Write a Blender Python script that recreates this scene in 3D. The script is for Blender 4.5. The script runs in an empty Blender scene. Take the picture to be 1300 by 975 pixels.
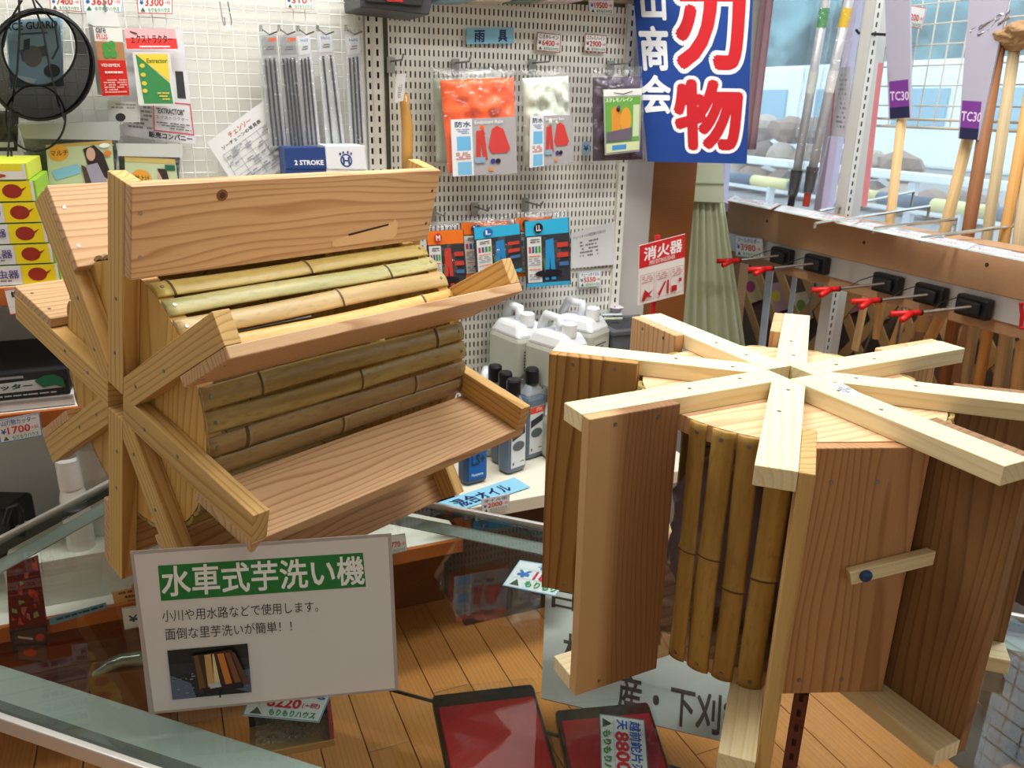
import bpy, bmesh, math, random
import numpy as np
from mathutils import Vector, Matrix, noise as mnoise
random.seed(7)
D = math.pi/180
SC = bpy.context.scene
COL = SC.collection

# ---------------------------------------------------------------- camera (metres; z = 0 is the glass counter top)
FPX, PITCH, ROLL, EYE = 1039.6, 18.893, 1.2115, 0.7298
fw = np.array([0, math.cos(PITCH*D), -math.sin(PITCH*D)]); rt = np.array([1., 0, 0]); up = np.cross(rt, fw)
rt, up = rt*math.cos(ROLL*D)+up*math.sin(ROLL*D), up*math.cos(ROLL*D)-rt*math.sin(ROLL*D)
EYEP = np.array([0, 0, EYE])
cam = bpy.data.cameras.new('camera'); camo = bpy.data.objects.new('camera', cam); COL.objects.link(camo)
cam.sensor_width = 36; cam.lens = FPX/1300*36; cam.clip_start = .02
m = Matrix.Identity(4)
for i in range(3):
    m[i][0], m[i][1], m[i][2], m[i][3] = rt[i], up[i], -fw[i], EYEP[i]
camo.matrix_world = m
cam.dof.use_dof = True; cam.dof.focus_distance = 1.12; cam.dof.aperture_fstop = 11
SC.camera = camo
# ---------------------------------------------------------------- sky, lights, exposure
SC.view_settings.view_transform = 'Standard'; SC.view_settings.look = 'None'
SC.view_settings.exposure = -0.1; SC.view_settings.gamma = 1
wd = bpy.data.worlds.new('world'); SC.world = wd; wd.use_nodes = True
bg = wd.node_tree.nodes['Background']; bg.inputs[0].default_value = (.80, .92, 1, 1); bg.inputs[1].default_value = 3.2
def area(name, loc, size, power, col, rot=(0, 0, 0), sizey=None):
    l = bpy.data.lights.new(name, 'AREA'); l.energy = power; l.color = col; l.size = size
    if sizey: l.shape = 'RECTANGLE'; l.size_y = sizey
    o = bpy.data.objects.new(name, l); COL.objects.link(o); o.location = loc; o.rotation_euler = rot; return o
# rows of ceiling fluorescents
area('ceiling_tube', (.1, 1.6, 1.93), 1.6, 34, (1, .99, .96), (0, 0, 23.5*D), .25)
area('ceiling_tube', (1.1, 1.2, 1.93), 1.6, 24, (1, .99, .96), (0, 0, 23.5*D), .25)
area('ceiling_tube', (-1.1, 1.1, 1.93), 1.6, 14, (1, .97, .90), (0, 0, 23.5*D), .25)
area('ceiling_tube', (.3, -1.0, 1.93), 1.6, 17, (1, .97, .90), (0, 0, 23.5*D), .25)

# ---------------------------------------------------------------- survey planes
AX = 23.5*D
P1 = np.array([-.333, 2.1, 0.]); ES = np.array([math.cos(AX), math.sin(AX), 0]); EN = np.array([math.sin(AX), -math.cos(AX), 0])
ZU = np.array([0, 0, 1.])
def wp(s, d, z): return P1+ES*s+EN*d+ZU*z                        # shop frame: s along the wall, d out of it
def ray(x, y): return fw*FPX+rt*(x-650)-up*(y-487.5)
def onplane(x, y, P, n):
    v = ray(x, y); return EYEP+v*((P-EYEP)@n)/(v@n)
def W(d): return lambda x, y: onplane(x, y, P1+EN*d, EN)          # parallel to the pegboard wall
def S(s): return lambda x, y: onplane(x, y, P1+ES*s, ES)          # parallel to the window wall
def Z(z): return lambda x, y: onplane(x, y, ZU*z, ZU)             # level
def PL(P, n): return lambda x, y: onplane(x, y, np.array(P, float), np.array(n, float))
def sdz(P): q = P-P1; return float(q@ES), float(q@EN), float(q[2])
MW = Matrix(((ES[0], -EN[0], 0, P1[0]), (ES[1], -EN[1], 0, P1[1]), (0, 0, 1, 0), (0, 0, 0, 1)))  # local x = s, local y = -d, z
YAW = AX

# ---------------------------------------------------------------- materials
def lin(c): return c/12.92 if c <= .04045 else ((c+.055)/1.055)**2.4
def rgb(h):
    h = h.lstrip('#'); h = h if len(h) == 6 else ''.join(c+c for c in h); return tuple(lin(int(h[i:i+2], 16)/255) for i in (0, 2, 4))+(1,)
MC = {}
def mat(h, rough=.55, metal=0, spec=.4, coat=0, alpha=1, trans=0, emit=0):
    k = (h, rough, metal, spec, coat, alpha, trans, emit)
    if k in MC: return MC[k]
    m = bpy.data.materials.new('paint_'+h.strip('#')); m.use_nodes = True; b = m.node_tree.nodes['Principled BSDF']
    b.inputs['Base Color'].default_value = rgb(h); b.inputs['Roughness'].default_value = rough; b.inputs['Metallic'].default_value = metal
    b.inputs['Specular IOR Level'].default_value = spec; b.inputs['Coat Weight'].default_value = coat; b.inputs['Alpha'].default_value = alpha
    b.inputs['Transmission Weight'].default_value = trans
    if coat or rough < .9:
        nt = m.node_tree; n = nt.nodes.new('ShaderNodeTexNoise'); n.inputs['Scale'].default_value = 60; n.inputs['Detail'].default_value = 3
        bp = nt.nodes.new('ShaderNodeBump'); bp.inputs['Strength'].default_value = .04; bp.inputs['Distance'].default_value = .002
        tc = nt.nodes.new('ShaderNodeTexCoord'); nt.links.new(tc.outputs['Object'], n.inputs['Vector'])
        nt.links.new(n.outputs['Fac'], bp.inputs['Height']); nt.links.new(bp.outputs['Normal'], b.inputs['Normal'])
    if emit: b.inputs['Emission Color'].default_value = rgb(h); b.inputs['Emission Strength'].default_value = emit
    MC[k] = m; return m
def clearmat(name, tint, ior=1.5, rough=.02, base=0., dirt=0, wrinkle=0, bc='#dfe6ea'):
    """thin clear sheet: transparent with fresnel gloss, optional milky haze"""
    if name in MC: return MC[name]
    m = bpy.data.materials.new(name); m.use_nodes = True; nt = m.node_tree; N = nt.nodes; L = nt.links
    N.remove(N['Principled BSDF']); out = N['Material Output']
    t = N.new('ShaderNodeBsdfTransparent'); t.inputs[0].default_value = rgb(tint)
    g = N.new('ShaderNodeBsdfGlossy'); g.inputs['Roughness'].default_value = rough
    f = N.new('ShaderNodeFresnel'); f.inputs[0].default_value = ior
    mx = N.new('ShaderNodeMixShader'); ge = N.new('ShaderNodeNewGeometry'); sb = N.new('ShaderNodeMath'); sb.operation = 'SUBTRACT'; sb.inputs[0].default_value = 1; L.new(ge.outputs['Backfacing'], sb.inputs[1]); mm_ = N.new('ShaderNodeMath'); mm_.operation = 'MULTIPLY'; L.new(f.outputs[0], mm_.inputs[0]); L.new(sb.outputs[0], mm_.inputs[1]); L.new(mm_.outputs[0], mx.inputs[0]); L.new(t.outputs[0], mx.inputs[1]); L.new(g.outputs[0], mx.inputs[2])
    last = mx
    if base:
        df = N.new('ShaderNodeBsdfDiffuse'); df.inputs[0].default_value = rgb(bc)
        m2 = N.new('ShaderNodeMixShader'); m2.inputs[0].default_value = base
        L.new(mx.outputs[0], m2.inputs[1]); L.new(df.outputs[0], m2.inputs[2]); last = m2
    if wrinkle:
        tc = N.new('ShaderNodeTexCoord'); n = N.new('ShaderNodeTexNoise'); n.inputs['Scale'].default_value = 34; n.inputs['Detail'].default_value = 4; n.inputs['Distortion'].default_value = 1.2
        bp = N.new('ShaderNodeBump'); bp.inputs['Strength'].default_value = wrinkle; bp.inputs['Distance'].default_value = .01
        L.new(tc.outputs['Object'], n.inputs['Vector']); L.new(n.outputs['Fac'], bp.inputs['Height'])
        L.new(bp.outputs['Normal'], g.inputs['Normal']); L.new(bp.outputs['Normal'], f.inputs['Normal'])
    L.new(last.outputs[0], out.inputs[0]); MC[name] = m; return m
GLASS = clearmat('counter_glass', '#f7fbf9', 1.52, .015, .0)
SHELFGLASS = clearmat('shelf_glass', '#fbfdfc', 1.35, .03)
FILM = clearmat('plastic_film', '#ffffff', 1.9, .07, .02, wrinkle=1.)
LAMINATE = clearmat('laminate', '#ffffff', 1.3, .2, .35, bc='#b9b3b0')
ACRYL = clearmat('acrylic', '#f2f6f6', 1.45, .05, .10)
NETTING = clearmat('black_netting', '#b0b0b0', 1.05, .5, .72, bc='#141416')

def wood(name, light, dark, rings=55, warp=.25, rough=.55, knots=0, mix=1., blotch=.25, xs=.045, sap=None):
    """growth rings around the local X axis (the grain), offset per object"""
    if name in MC: return MC[name]
    m = bpy.data.materials.new(name); m.use_nodes = True; nt = m.node_tree; N = nt.nodes; L = nt.links; b = N['Principled BSDF']
    tc = N.new('ShaderNodeTexCoord'); oi = N.new('ShaderNodeObjectInfo')
    mu = N.new('ShaderNodeMath'); mu.operation = 'MULTIPLY'; mu.inputs[1].default_value = 7.3; L.new(oi.outputs['Random'], mu.inputs[0])
    cb = N.new('ShaderNodeCombineXYZ'); L.new(mu.outputs[0], cb.inputs[0])
    m3 = N.new('ShaderNodeMath'); m3.operation = 'MULTIPLY_ADD'; m3.inputs[1].default_value = .10; m3.inputs[2].default_value = .035; L.new(oi.outputs['Random'], m3.inputs[0]); L.new(m3.outputs[0], cb.inputs[1])
    m4 = N.new('ShaderNodeMath'); m4.operation = 'MULTIPLY_ADD'; m4.inputs[1].default_value = -.05; m4.inputs[2].default_value = .06; L.new(oi.outputs['Random'], m4.inputs[0]); L.new(m4.outputs[0], cb.inputs[2])
    ad = N.new('ShaderNodeVectorMath'); ad.operation = 'ADD'; L.new(tc.outputs['Object'], ad.inputs[0]); L.new(cb.outputs[0], ad.inputs[1])
    ms = N.new('ShaderNodeVectorMath'); ms.operation = 'MULTIPLY'; ms.inputs[1].default_value = (xs*30, 9, 9); L.new(ad.outputs[0], ms.inputs[0])
    nz = N.new('ShaderNodeTexNoise'); nz.inputs['Scale'].default_value = 1.; nz.inputs['Detail'].default_value = 2; L.new(ms.outputs[0], nz.inputs['Vector'])
    sb = N.new('ShaderNodeVectorMath'); sb.operation = 'SUBTRACT'; sb.inputs[1].default_value = (.5, .5, .5); L.new(nz.outputs['Color'], sb.inputs[0])
    sc = N.new('ShaderNodeVectorMath'); sc.operation = 'SCALE'; sc.inputs['Scale'].default_value = warp*.16; L.new(sb.outputs[0], sc.inputs[0])
    fl = N.new('ShaderNodeVectorMath'); fl.operation = 'MULTIPLY'; fl.inputs[1].default_value = (.02, 1, 1); L.new(ad.outputs[0], fl.inputs[0])
    a2 = N.new('ShaderNodeVectorMath'); a2.operation = 'ADD'; L.new(fl.outputs[0], a2.inputs[0]); L.new(sc.outputs[0], a2.inputs[1])
    wv = N.new('ShaderNodeTexWave'); wv.wave_type = 'RINGS'; wv.rings_direction = 'X'; wv.wave_profile = 'SAW'; wv.inputs['Scale'].default_value = rings; wv.inputs['Distortion'].default_value = .6; wv.inputs['Detail'].default_value = 1; wv.inputs['Detail Scale'].default_value = .6
    L.new(a2.outputs[0], wv.inputs['Vector'])
    rp = N.new('ShaderNodeValToRGB'); rp.color_ramp.elements[0].color = (0, 0, 0, 1); rp.color_ramp.elements[1].position = .97; rp.color_ramp.elements[1].color = (0, 0, 0, 1)
    e = rp.color_ramp.elements.new(.55); e.color = (.12, .12, .12, 1); e = rp.color_ramp.elements.new(.86); e.color = (1, 1, 1, 1)
    L.new(wv.outputs['Fac'], rp.inputs[0])
    m5 = N.new('ShaderNodeMath'); m5.operation = 'MULTIPLY'; m5.inputs[1].default_value = mix; L.new(rp.outputs[0], m5.inputs[0])
    # fine fibres
    mf = N.new('ShaderNodeVectorMath'); mf.operation = 'MULTIPLY'; mf.inputs[1].default_value = (14, 420, 420); L.new(ad.outputs[0], mf.inputs[0])
    nf = N.new('ShaderNodeTexNoise'); nf.inputs['Scale'].default_value = 1; nf.inputs['Detail'].default_value = 2; L.new(mf.outputs[0], nf.inputs['Vector'])
    mxc = N.new('ShaderNodeMix'); mxc.data_type = 'RGBA'; mxc.inputs[6].default_value = rgb(light); mxc.inputs[7].default_value = rgb(dark); L.new(m5.outputs[0], mxc.inputs[0])
    nb = N.new('ShaderNodeTexNoise'); nb.inputs['Scale'].default_value = 1; nb.inputs['Detail'].default_value = 2
    mb = N.new('ShaderNodeVectorMath'); mb.operation = 'MULTIPLY'; mb.inputs[1].default_value = (3, 16, 16); L.new(ad.outputs[0], mb.inputs[0]); L.new(mb.outputs[0], nb.inputs['Vector'])
    hs = N.new('ShaderNodeHueSaturation'); L.new(mxc.outputs[2], hs.inputs['Color'])
    v1 = N.new('ShaderNodeMath'); v1.operation = 'MULTIPLY_ADD'; v1.inputs[1].default_value = blotch; v1.inputs[2].default_value = 1-blotch*.5; L.new(nb.outputs['Fac'], v1.inputs[0])
    v2 = N.new('ShaderNodeMath'); v2.operation = 'MULTIPLY_ADD'; v2.inputs[1].default_value = .22; v2.inputs[2].default_value = -.11; L.new(nf.outputs['Fac'], v2.inputs[0])
    v3 = N.new('ShaderNodeMath'); v3.operation = 'ADD'; L.new(v1.outputs[0], v3.inputs[0]); L.new(v2.outputs[0], v3.inputs[1])
    v4 = N.new('ShaderNodeMath'); v4.operation = 'MULTIPLY_ADD'; v4.inputs[1].default_value = .16; v4.inputs[2].default_value = -.08; L.new(oi.outputs['Random'], v4.inputs[0])
    v5 = N.new('ShaderNodeMath'); v5.operation = 'ADD'; L.new(v3.outputs[0], v5.inputs[0]); L.new(v4.outputs[0], v5.inputs[1])
    L.new(v5.outputs[0], hs.inputs['Value']); col = hs.outputs[0]
    if sap:                                                           # pale sapwood along the outer edge of the board
        sy = N.new('ShaderNodeSeparateXYZ'); L.new(tc.outputs['Object'], sy.inputs[0]); mr = N.new('ShaderNodeMapRange'); mr.inputs['From Min'].default_value = sap[0]; mr.inputs['From Max'].default_value = sap[1]
        L.new(sy.outputs['Y'], mr.inputs['Value']); ms_ = N.new('ShaderNodeMix'); ms_.data_type = 'RGBA'; L.new(mr.outputs[0], ms_.inputs[0]); L.new(col, ms_.inputs[6]); ms_.inputs[7].default_value = rgb(sap[2]); col = ms_.outputs[2]
    if knots:
        vk = N.new('ShaderNodeTexVoronoi'); vk.inputs['Scale'].default_value = 1
        mk = N.new('ShaderNodeVectorMath'); mk.operation = 'MULTIPLY'; mk.inputs[1].default_value = (knots, knots*1.6, knots*.2); L.new(ad.outputs[0], mk.inputs[0]); L.new(mk.outputs[0], vk.inputs['Vector'])
        rk = N.new('ShaderNodeValToRGB'); rk.color_ramp.elements[0].position = .02; rk.color_ramp.elements[0].color = (1, 1, 1, 1); rk.color_ramp.elements[1].position = .09; rk.color_ramp.elements[1].color = (0, 0, 0, 1)
        L.new(vk.outputs['Distance'], rk.inputs[0])
        mk2 = N.new('ShaderNodeMix'); mk2.data_type = 'RGBA'; L.new(rk.outputs[0], mk2.inputs[0]); L.new(col, mk2.inputs[6]); mk2.inputs[7].default_value = rgb('#4a2c18'); col = mk2.outputs[2]
    L.new(col, b.inputs['Base Color']); b.inputs['Roughness'].default_value = rough; b.inputs['Specular IOR Level'].default_value = .3
    bp = N.new('ShaderNodeBump'); bp.inputs['Strength'].default_value = .12; bp.inputs['Distance'].default_value = .001; L.new(nf.outputs['Fac'], bp.inputs['Height']); L.new(bp.outputs['Normal'], b.inputs['Normal'])
    MC[name] = m; return m
PINE = wood('pine_spoke', '#ece0b8', '#d8c088', 30, .35, mix=.55, blotch=.12)
PINESH = wood('shaded_yellow_pine', '#d6b070', '#ac7c3a', 30, .35, mix=.75, blotch=.2)  # yellower pine, darkened to paint in the left wheel's shade; also one paddle
CEDAR = wood('red_cedar', '#d6b085', '#ad7c50', 30, .6, mix=.8, blotch=.3)
CEDARS = wood('streaked_cedar', '#c39467', '#98673f', 44, .35, mix=.7, blotch=.3)
CEDARD = wood('brown_cedar', '#936b48', '#6f4a2e', 40, .4, mix=.6, blotch=.45, sap=(.075, .10, '#cfa878'))
CEDARE = wood('dark_cedar', '#96704a', '#6c482a', 30, .5, mix=.7, blotch=.45)
CEDARY = wood('yellow_cedar', '#b58c52', '#8a5b2c', 18, .9, blotch=.35)
PLY = wood('pine_disc', '#e0b66c', '#c69444', 16, .8, blotch=.2)
DISCR = wood('peach_disc', '#e8c29a', '#d2a37a', 20, .6, blotch=.2)
BEAMW = wood('brown_beam', '#bd9672', '#a07a56', 90, .2, mix=.5, blotch=.25)
ORANGEW = wood('orange_shelf_wood', '#b5672e', '#9a4f1e', 60, .2, mix=.4)
def bamboo(name, c1, c2, spot):
    if name in MC: return MC[name]
    m = bpy.data.materials.new(name); m.use_nodes = True; nt = m.node_tree; N = nt.nodes; L = nt.links; b = N['Principled BSDF']
    tc = N.new('ShaderNodeTexCoord'); oi = N.new('ShaderNodeObjectInfo'); ad = N.new('ShaderNodeVectorMath'); ad.operation = 'ADD'
    L.new(tc.outputs['Object'], ad.inputs[0]); L.new(oi.outputs['Random'], ad.inputs[1])
    def nz(sc, det=2):
        mu = N.new('ShaderNodeVectorMath'); mu.operation = 'MULTIPLY'; mu.inputs[1].default_value = sc; L.new(ad.outputs[0], mu.inputs[0])
        n = N.new('ShaderNodeTexNoise'); n.inputs['Scale'].default_value = 1; n.inputs['Detail'].default_value = det; L.new(mu.outputs[0], n.inputs['Vector']); return n
    a = nz((4, 60, 60)); s = nz((55, 190, 190), 3)
    mx = N.new('ShaderNodeMix'); mx.data_type = 'RGBA'; mx.inputs[6].default_value = rgb(c1); mx.inputs[7].default_value = rgb(c2)
    r0 = N.new('ShaderNodeValToRGB'); r0.color_ramp.elements[0].position = .35; r0.color_ramp.elements[1].position = .65; L.new(a.outputs['Fac'], r0.inputs[0]); L.new(r0.outputs[0], mx.inputs[0])
    r1 = N.new('ShaderNodeValToRGB'); r1.color_ramp.elements[0].position = .52; r1.color_ramp.elements[1].position = .92; L.new(s.outputs['Fac'], r1.inputs[0])
    m2 = N.new('ShaderNodeMix'); m2.data_type = 'RGBA'; L.new(r1.outputs[0], m2.inputs[0]); L.new(mx.outputs[2], m2.inputs[6]); m2.inputs[7].default_value = rgb(spot)
    L.new(m2.outputs[2], b.inputs['Base Color']); b.inputs['Roughness'].default_value = .38; b.inputs['Specular IOR Level'].default_value = .45
    MC[name] = m; return m
NODE = mat('#5d4b30', .6)

# ---------------------------------------------------------------- mesh helpers
def tag(o, label=None, cat=None, group=None, kind=None):
    if label: o['label'] = label
    if cat: o['category'] = cat
    if group: o['group'] = group
    if kind: o['kind'] = kind
    return o
def link(name, me, mats, parent=None, mw=None, loc=None, smooth=False):
    o = bpy.data.objects.new(name, me); COL.objects.link(o)
    for x in (mats if isinstance(mats, (list, tuple)) else [mats]): me.materials.append(x)
    if parent: o.parent = parent
    if mw is not None: o.matrix_basis = mw
    if loc is not None: o.location = loc
    if smooth:
        for p in me.polygons: p.use_smooth = True
    return o
def empty(name, loc=(0, 0, 0), mw=None, **k):
    o = bpy.data.objects.new(name, None); COL.objects.link(o)
    if mw is not None: o.matrix_basis = mw
    else: o.location = loc
    tag(o, **k); return o
def bmnew(bm, name='m'):
    me = bpy.data.meshes.new(name); bmesh.ops.recalc_face_normals(bm, faces=bm.faces[:]); bm.to_mesh(me); bm.free(); return me
def bbox(bm, x0, x1, y0, y1, z0, z1, bev=0., M=None, taper=None):
    r = bmesh.ops.create_cube(bm, size=1)['verts']
    for v in r:
        v.co = Vector(((x0+x1)/2+v.co.x*(x1-x0), (y0+y1)/2+v.co.y*(y1-y0), (z0+z1)/2+v.co.z*(z1-z0)))
    if taper:
        for v in r:
            if v.co.z > (z0+z1)/2: v.co.x = (x0+x1)/2+(v.co.x-(x0+x1)/2)*taper; v.co.y = (y0+y1)/2+(v.co.y-(y0+y1)/2)*taper
    if bev:
        es = {e for v in r for e in v.link_edges}
        r2 = bmesh.ops.bevel(bm, geom=list(es), offset=bev, segments=2, affect='EDGES', profile=.5)
        r = list({v for f in r2['faces'] for v in f.verts})
    if M is not None:
        bmesh.ops.transform(bm, matrix=M, verts=[v for v in r if v.is_valid])
    return r
def box(x0, x1, y0, y1, z0, z1, bev=0., **k):
    bm = bmesh.new(); bbox(bm, x0, x1, y0, y1, z0, z1, bev, **k); return bmnew(bm)
def tube(bm, pts, r, seg=8, cap=True):
    pts = [Vector(p) for p in pts]; rs = r if isinstance(r, (list, tuple)) else [r]*len(pts); rings = []
    pn = None
    for i, p in enumerate(pts):
        t = (pts[min(i+1, len(pts)-1)]-pts[max(i-1, 0)]).normalized()
        if pn is None:
            a = Vector((0, 0, 1)) if abs(t.z) < .9 else Vector((1, 0, 0)); u = t.cross(a).normalized()
        else:
            u = (pn-t*pn.dot(t)).normalized()
        pn = u; v = t.cross(u)
        rings.append([bm.verts.new(p+(u*math.cos(2*math.pi*k/seg)+v*math.sin(2*math.pi*k/seg))*rs[i]) for k in range(seg)])
    for a, b in zip(rings, rings[1:]):
        for k in range(seg): bm.faces.new((a[k], a[(k+1) % seg], b[(k+1) % seg], b[k]))
    if cap: bm.faces.new(rings[0][::-1]); bm.faces.new(rings[-1])
def tubes(lst, r, seg=8):
    bm = bmesh.new()
    for p in lst: tube(bm, p, r, seg)
    return bmnew(bm)
def lathe(bm, prof, c=(0, 0, 0), seg=20):
    rings = []
    for (r, z) in prof: rings.append([bm.verts.new((c[0]+r*math.cos(2*math.pi*k/seg), c[1]+r*math.sin(2*math.pi*k/seg), c[2]+z)) for k in range(seg)])
    for a, b in zip(rings, rings[1:]):
        for k in range(seg): bm.faces.new((a[k], a[(k+1) % seg], b[(k+1) % seg], b[k]))
    bm.faces.new(rings[0][::-1]); bm.faces.new(rings[-1])
def prism(poly, z0, z1, bev=0.):
    bm = bmesh.new(); a = [bm.verts.new((x, y, z0)) for x, y in poly]; b = [bm.verts.new((x, y, z1)) for x, y in poly]
    n = len(poly); bm.faces.new(a[::-1]); bm.faces.new(b)
    for i in range(n): bm.faces.new((a[i], a[(i+1) % n], b[(i+1) % n], b[i]))
    if bev: bmesh.ops.bevel(bm, geom=bm.edges[:], offset=bev, segments=1, affect='EDGES')
    return bmnew(bm)

# ---------------------------------------------------------------- printed cards (flat print is real flat geometry on the card)
TXTREQ = {}; CARDS = []
def V(a): return Vector((float(a[0]), float(a[1]), float(a[2])))
class Card:
    """flat printed sheet: corners tl, tr, br, bl seen on a survey plane"""
    def __init__(s, name, plane, quad, base='#f2f2f0', thick=.0012, label=None, cat=None, group=None, parent=None, off=0., rough=.45, m=None, edge=None):
        s.name, s.thick, s.parent = name, thick, parent
        s.q = [np.array(plane(*p)) for p in quad]; s.meta = (label, cat, group)
        s.c = sum(s.q)/4; n = np.cross(s.q[1]-s.q[0], s.q[3]-s.q[0]); n /= np.linalg.norm(n)
        if n@(EYEP-s.c) < 0: n = -n
        s.n = n; s.q = [p+n*off for p in s.q]; s.c = s.c+n*off
        s.v = []; s.f = []; s.mi = []; s.mats = []; s.lay = 0; s.texts = []; s.rough = rough
        mm = m or mat(base, rough)
        fr = [(0, 0), (1, 0), (1, 1), (0, 1)]
        A = [s.p(u, v, 0) for u, v in fr]; B = [p-n*thick for p in A]
        k = s.mat(mm); s.add(A, [(0, 1, 2, 3)], k); s.add(B, [(3, 2, 1, 0)], k)
        ke = s.mat(mat(edge, .5)) if edge else k
        for i in range(4): j = (i+1) % 4; s.add([A[i], A[j], B[j], B[i]], [(0, 1, 2, 3)], ke)
        CARDS.append(s)
    def mat(s, m):
        if m not in s.mats: s.mats.append(m)
        return s.mats.index(m)
    def p(s, u, v, off):
        a = s.q[0]*(1-u)+s.q[1]*u; b = s.q[3]*(1-u)+s.q[2]*u
        return a*(1-v)+b*v+s.n*off
    def add(s, vs, fs, k):
        b = len(s.v); s.v += [tuple(x-s.c) for x in vs]
        for f in fs: s.f.append([b+i for i in f]); s.mi.append(k)
    def _o(s): s.lay += 1; return .00025+.00016*s.lay
    def poly(s, pts, h, m=None):
        o = s._o(); s.add([s.p(u, v, o) for u, v in pts], [tuple(range(len(pts)))], s.mat(m or mat(h, s.rough))); return s
    def rect(s, u0, v0, u1, v1, h, m=None): return s.poly([(u0, v0), (u1, v0), (u1, v1), (u0, v1)], h, m)
    def ell(s, cu, cv, ru, rv, h, n=18): return s.poly([(cu+ru*math.cos(2*math.pi*i/n), cv+rv*math.sin(2*math.pi*i/n)) for i in range(n)], h)
    def frame(s, w, h, i=0., wv=None):
        wv = wv or w
        for r in ((i, i, 1-i, i+wv), (i, 1-i-wv, 1-i, 1-i), (i, i+wv, i+w, 1-i-wv), (1-i-w, i+wv, 1-i, 1-i-wv)): s.rect(*r, h); s.lay -= 1
        return s
    def text(s, t, u0, v0, u1, v1, h, bold=.012, rot=0):
        TXTREQ.setdefault(t, None); s.texts.append((t, bold, u0, v0, u1, v1, h, rot, s._o())); return s
    def textq(s, t, q, h, bold=.012):
        TXTREQ.setdefault(t, None); s.texts.append((t, bold, q, None, None, None, h, 0, s._o())); return s
    def blocks(s, u0, v0, u1, v1, h, rows, dens=.75, seed=0):
        """rows of tiny unreadable print"""
        R = random.Random(seed+rows); o = s._o(); k = s.mat(mat(h, s.rough)); rh = (v1-v0)/rows
        for r in range(rows):
            u = u0
            while u < u1-.01:
                w = (u1-u0)*R.uniform(.05, .16)
                if R.random() < dens:
                    a, b = u, min(u+w, u1); c = v0+r*rh; e = c+rh*.5
                    s.add([s.p(a, c, o), s.p(b, c, o), s.p(b, e, o), s.p(a, e, o)], [(0, 1, 2, 3)], k)
                u += w*1.2
        return s
    def finish(s):
        for (t, bold, u0, v0, u1, v1, h, rot, o) in s.texts:
            tv, tf, asp = TXTREQ[t]; k = s.mat(mat(h, s.rough))
            # heavier strokes: the same glyphs laid a hair aside
            sh = [(0, 0)] if bold < .02 else [(bold*math.cos(a), bold*math.sin(a)) for a in np.arange(4 if bold < .03 else 8 if bold < .09 else 20)*(2*math.pi/(4 if bold < .03 else 8 if bold < .09 else 20))+.785]
            if bold >= .04: sh += [(a*.5, b*.5) for a, b in sh[::2]]
            for ci, (dx, dy) in enumerate(sh):
                o += 2.5e-6
                if v0 is None:
                    out = []
                    for (x, y) in tv:
                        a, b = x+dx/asp, 1-y+dy
                        uu, vv = [(u0[0][i]*(1-a)+u0[1][i]*a)*(1-b)+(u0[3][i]*(1-a)+u0[2][i]*a)*b for i in (0, 1)]; out.append(s.p(uu, vv, o))
                else: out = [s.p(u0+(u1-u0)*(x+dx/asp), v0+(v1-v0)*(1-y+dy), o) for (x, y) in tv]
                s.add(out, tf, k)
        me = bpy.data.meshes.new(s.name); me.from_pydata(s.v, [], s.f); 
        for m in s.mats: me.materials.append(m)
        me.polygons.foreach_set('material_index', s.mi); me.update()
        o = bpy.data.objects.new(s.name, me); COL.objects.link(o)
        if s.parent:
            o.parent = s.parent; o.matrix_basis = s.parent.matrix_basis.inverted() @ Matrix.Translation(V(s.c))
            if s.meta[0]: o['label'] = s.meta[0]
        else: o.location = V(s.c); tag(o, *s.meta)
        s.o = o
def finish_cards():
    objs = {}
    for t in TXTREQ:
        cu = bpy.data.curves.new('t', 'FONT'); cu.body = t; cu.resolution_u = 2 if len(t) > 1 else 5; cu.fill_mode = 'FRONT'
        o = bpy.data.objects.new('t', cu); COL.objects.link(o); objs[t] = o
    dg = bpy.context.evaluated_depsgraph_get()
    for k, o in objs.items():
        me = bpy.data.meshes.new_from_object(o.evaluated_get(dg)); vs = [(v.co.x, v.co.y) for v in me.vertices]; fs = [tuple(p.vertices) for p in me.polygons]; asp = 1
        if vs:
            a = np.array(vs); lo = a.min(0); hi = a.max(0); asp = float((hi[0]-lo[0])/(hi[1]-lo[1])); a = (a-lo)/np.maximum(hi-lo, 1e-6); vs = [tuple(q) for q in a]
        TXTREQ[k] = (vs, fs, asp); cu = o.data; bpy.data.objects.remove(o); bpy.data.curves.remove(cu); bpy.data.meshes.remove(me)
    for c in CARDS: c.finish()
def price_tag(plane, quad, title, price, label, border='#2a6fc0', tcol='#2a5fb0', group='shop price tags', shop=True, thick=.001, base='#f3f4f2', pcol='#d03a3a', scol='#2f9a55'):
    c = Card('price_tag', plane, quad, base, thick, label, 'price tag', group)
    c.frame(.02, border, 0, .035)
    if title: c.text(title, .10, .08, .90, .30, tcol, .02)
    if price: c.text('¥', .07, .42, .18, .64, tcol, .03); c.text(price, .22, .38, .74, .68, pcol, .03); c.text('+税', .78, .46, .94, .62, pcol, .01)
    if shop: c.poly([(.08, .92), (.15, .74), (.22, .92)], '#3a6b4a'); c.text('もりもりハウス', .30, .76, .92, .93, scol, .03)
    return c

# ================================================================ the setting
FLZ = -.60; CEZ = 1.95
def struct(name, me, m, **k): o = link(name, me, m, **k); o['kind'] = 'structure'; return o
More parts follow.
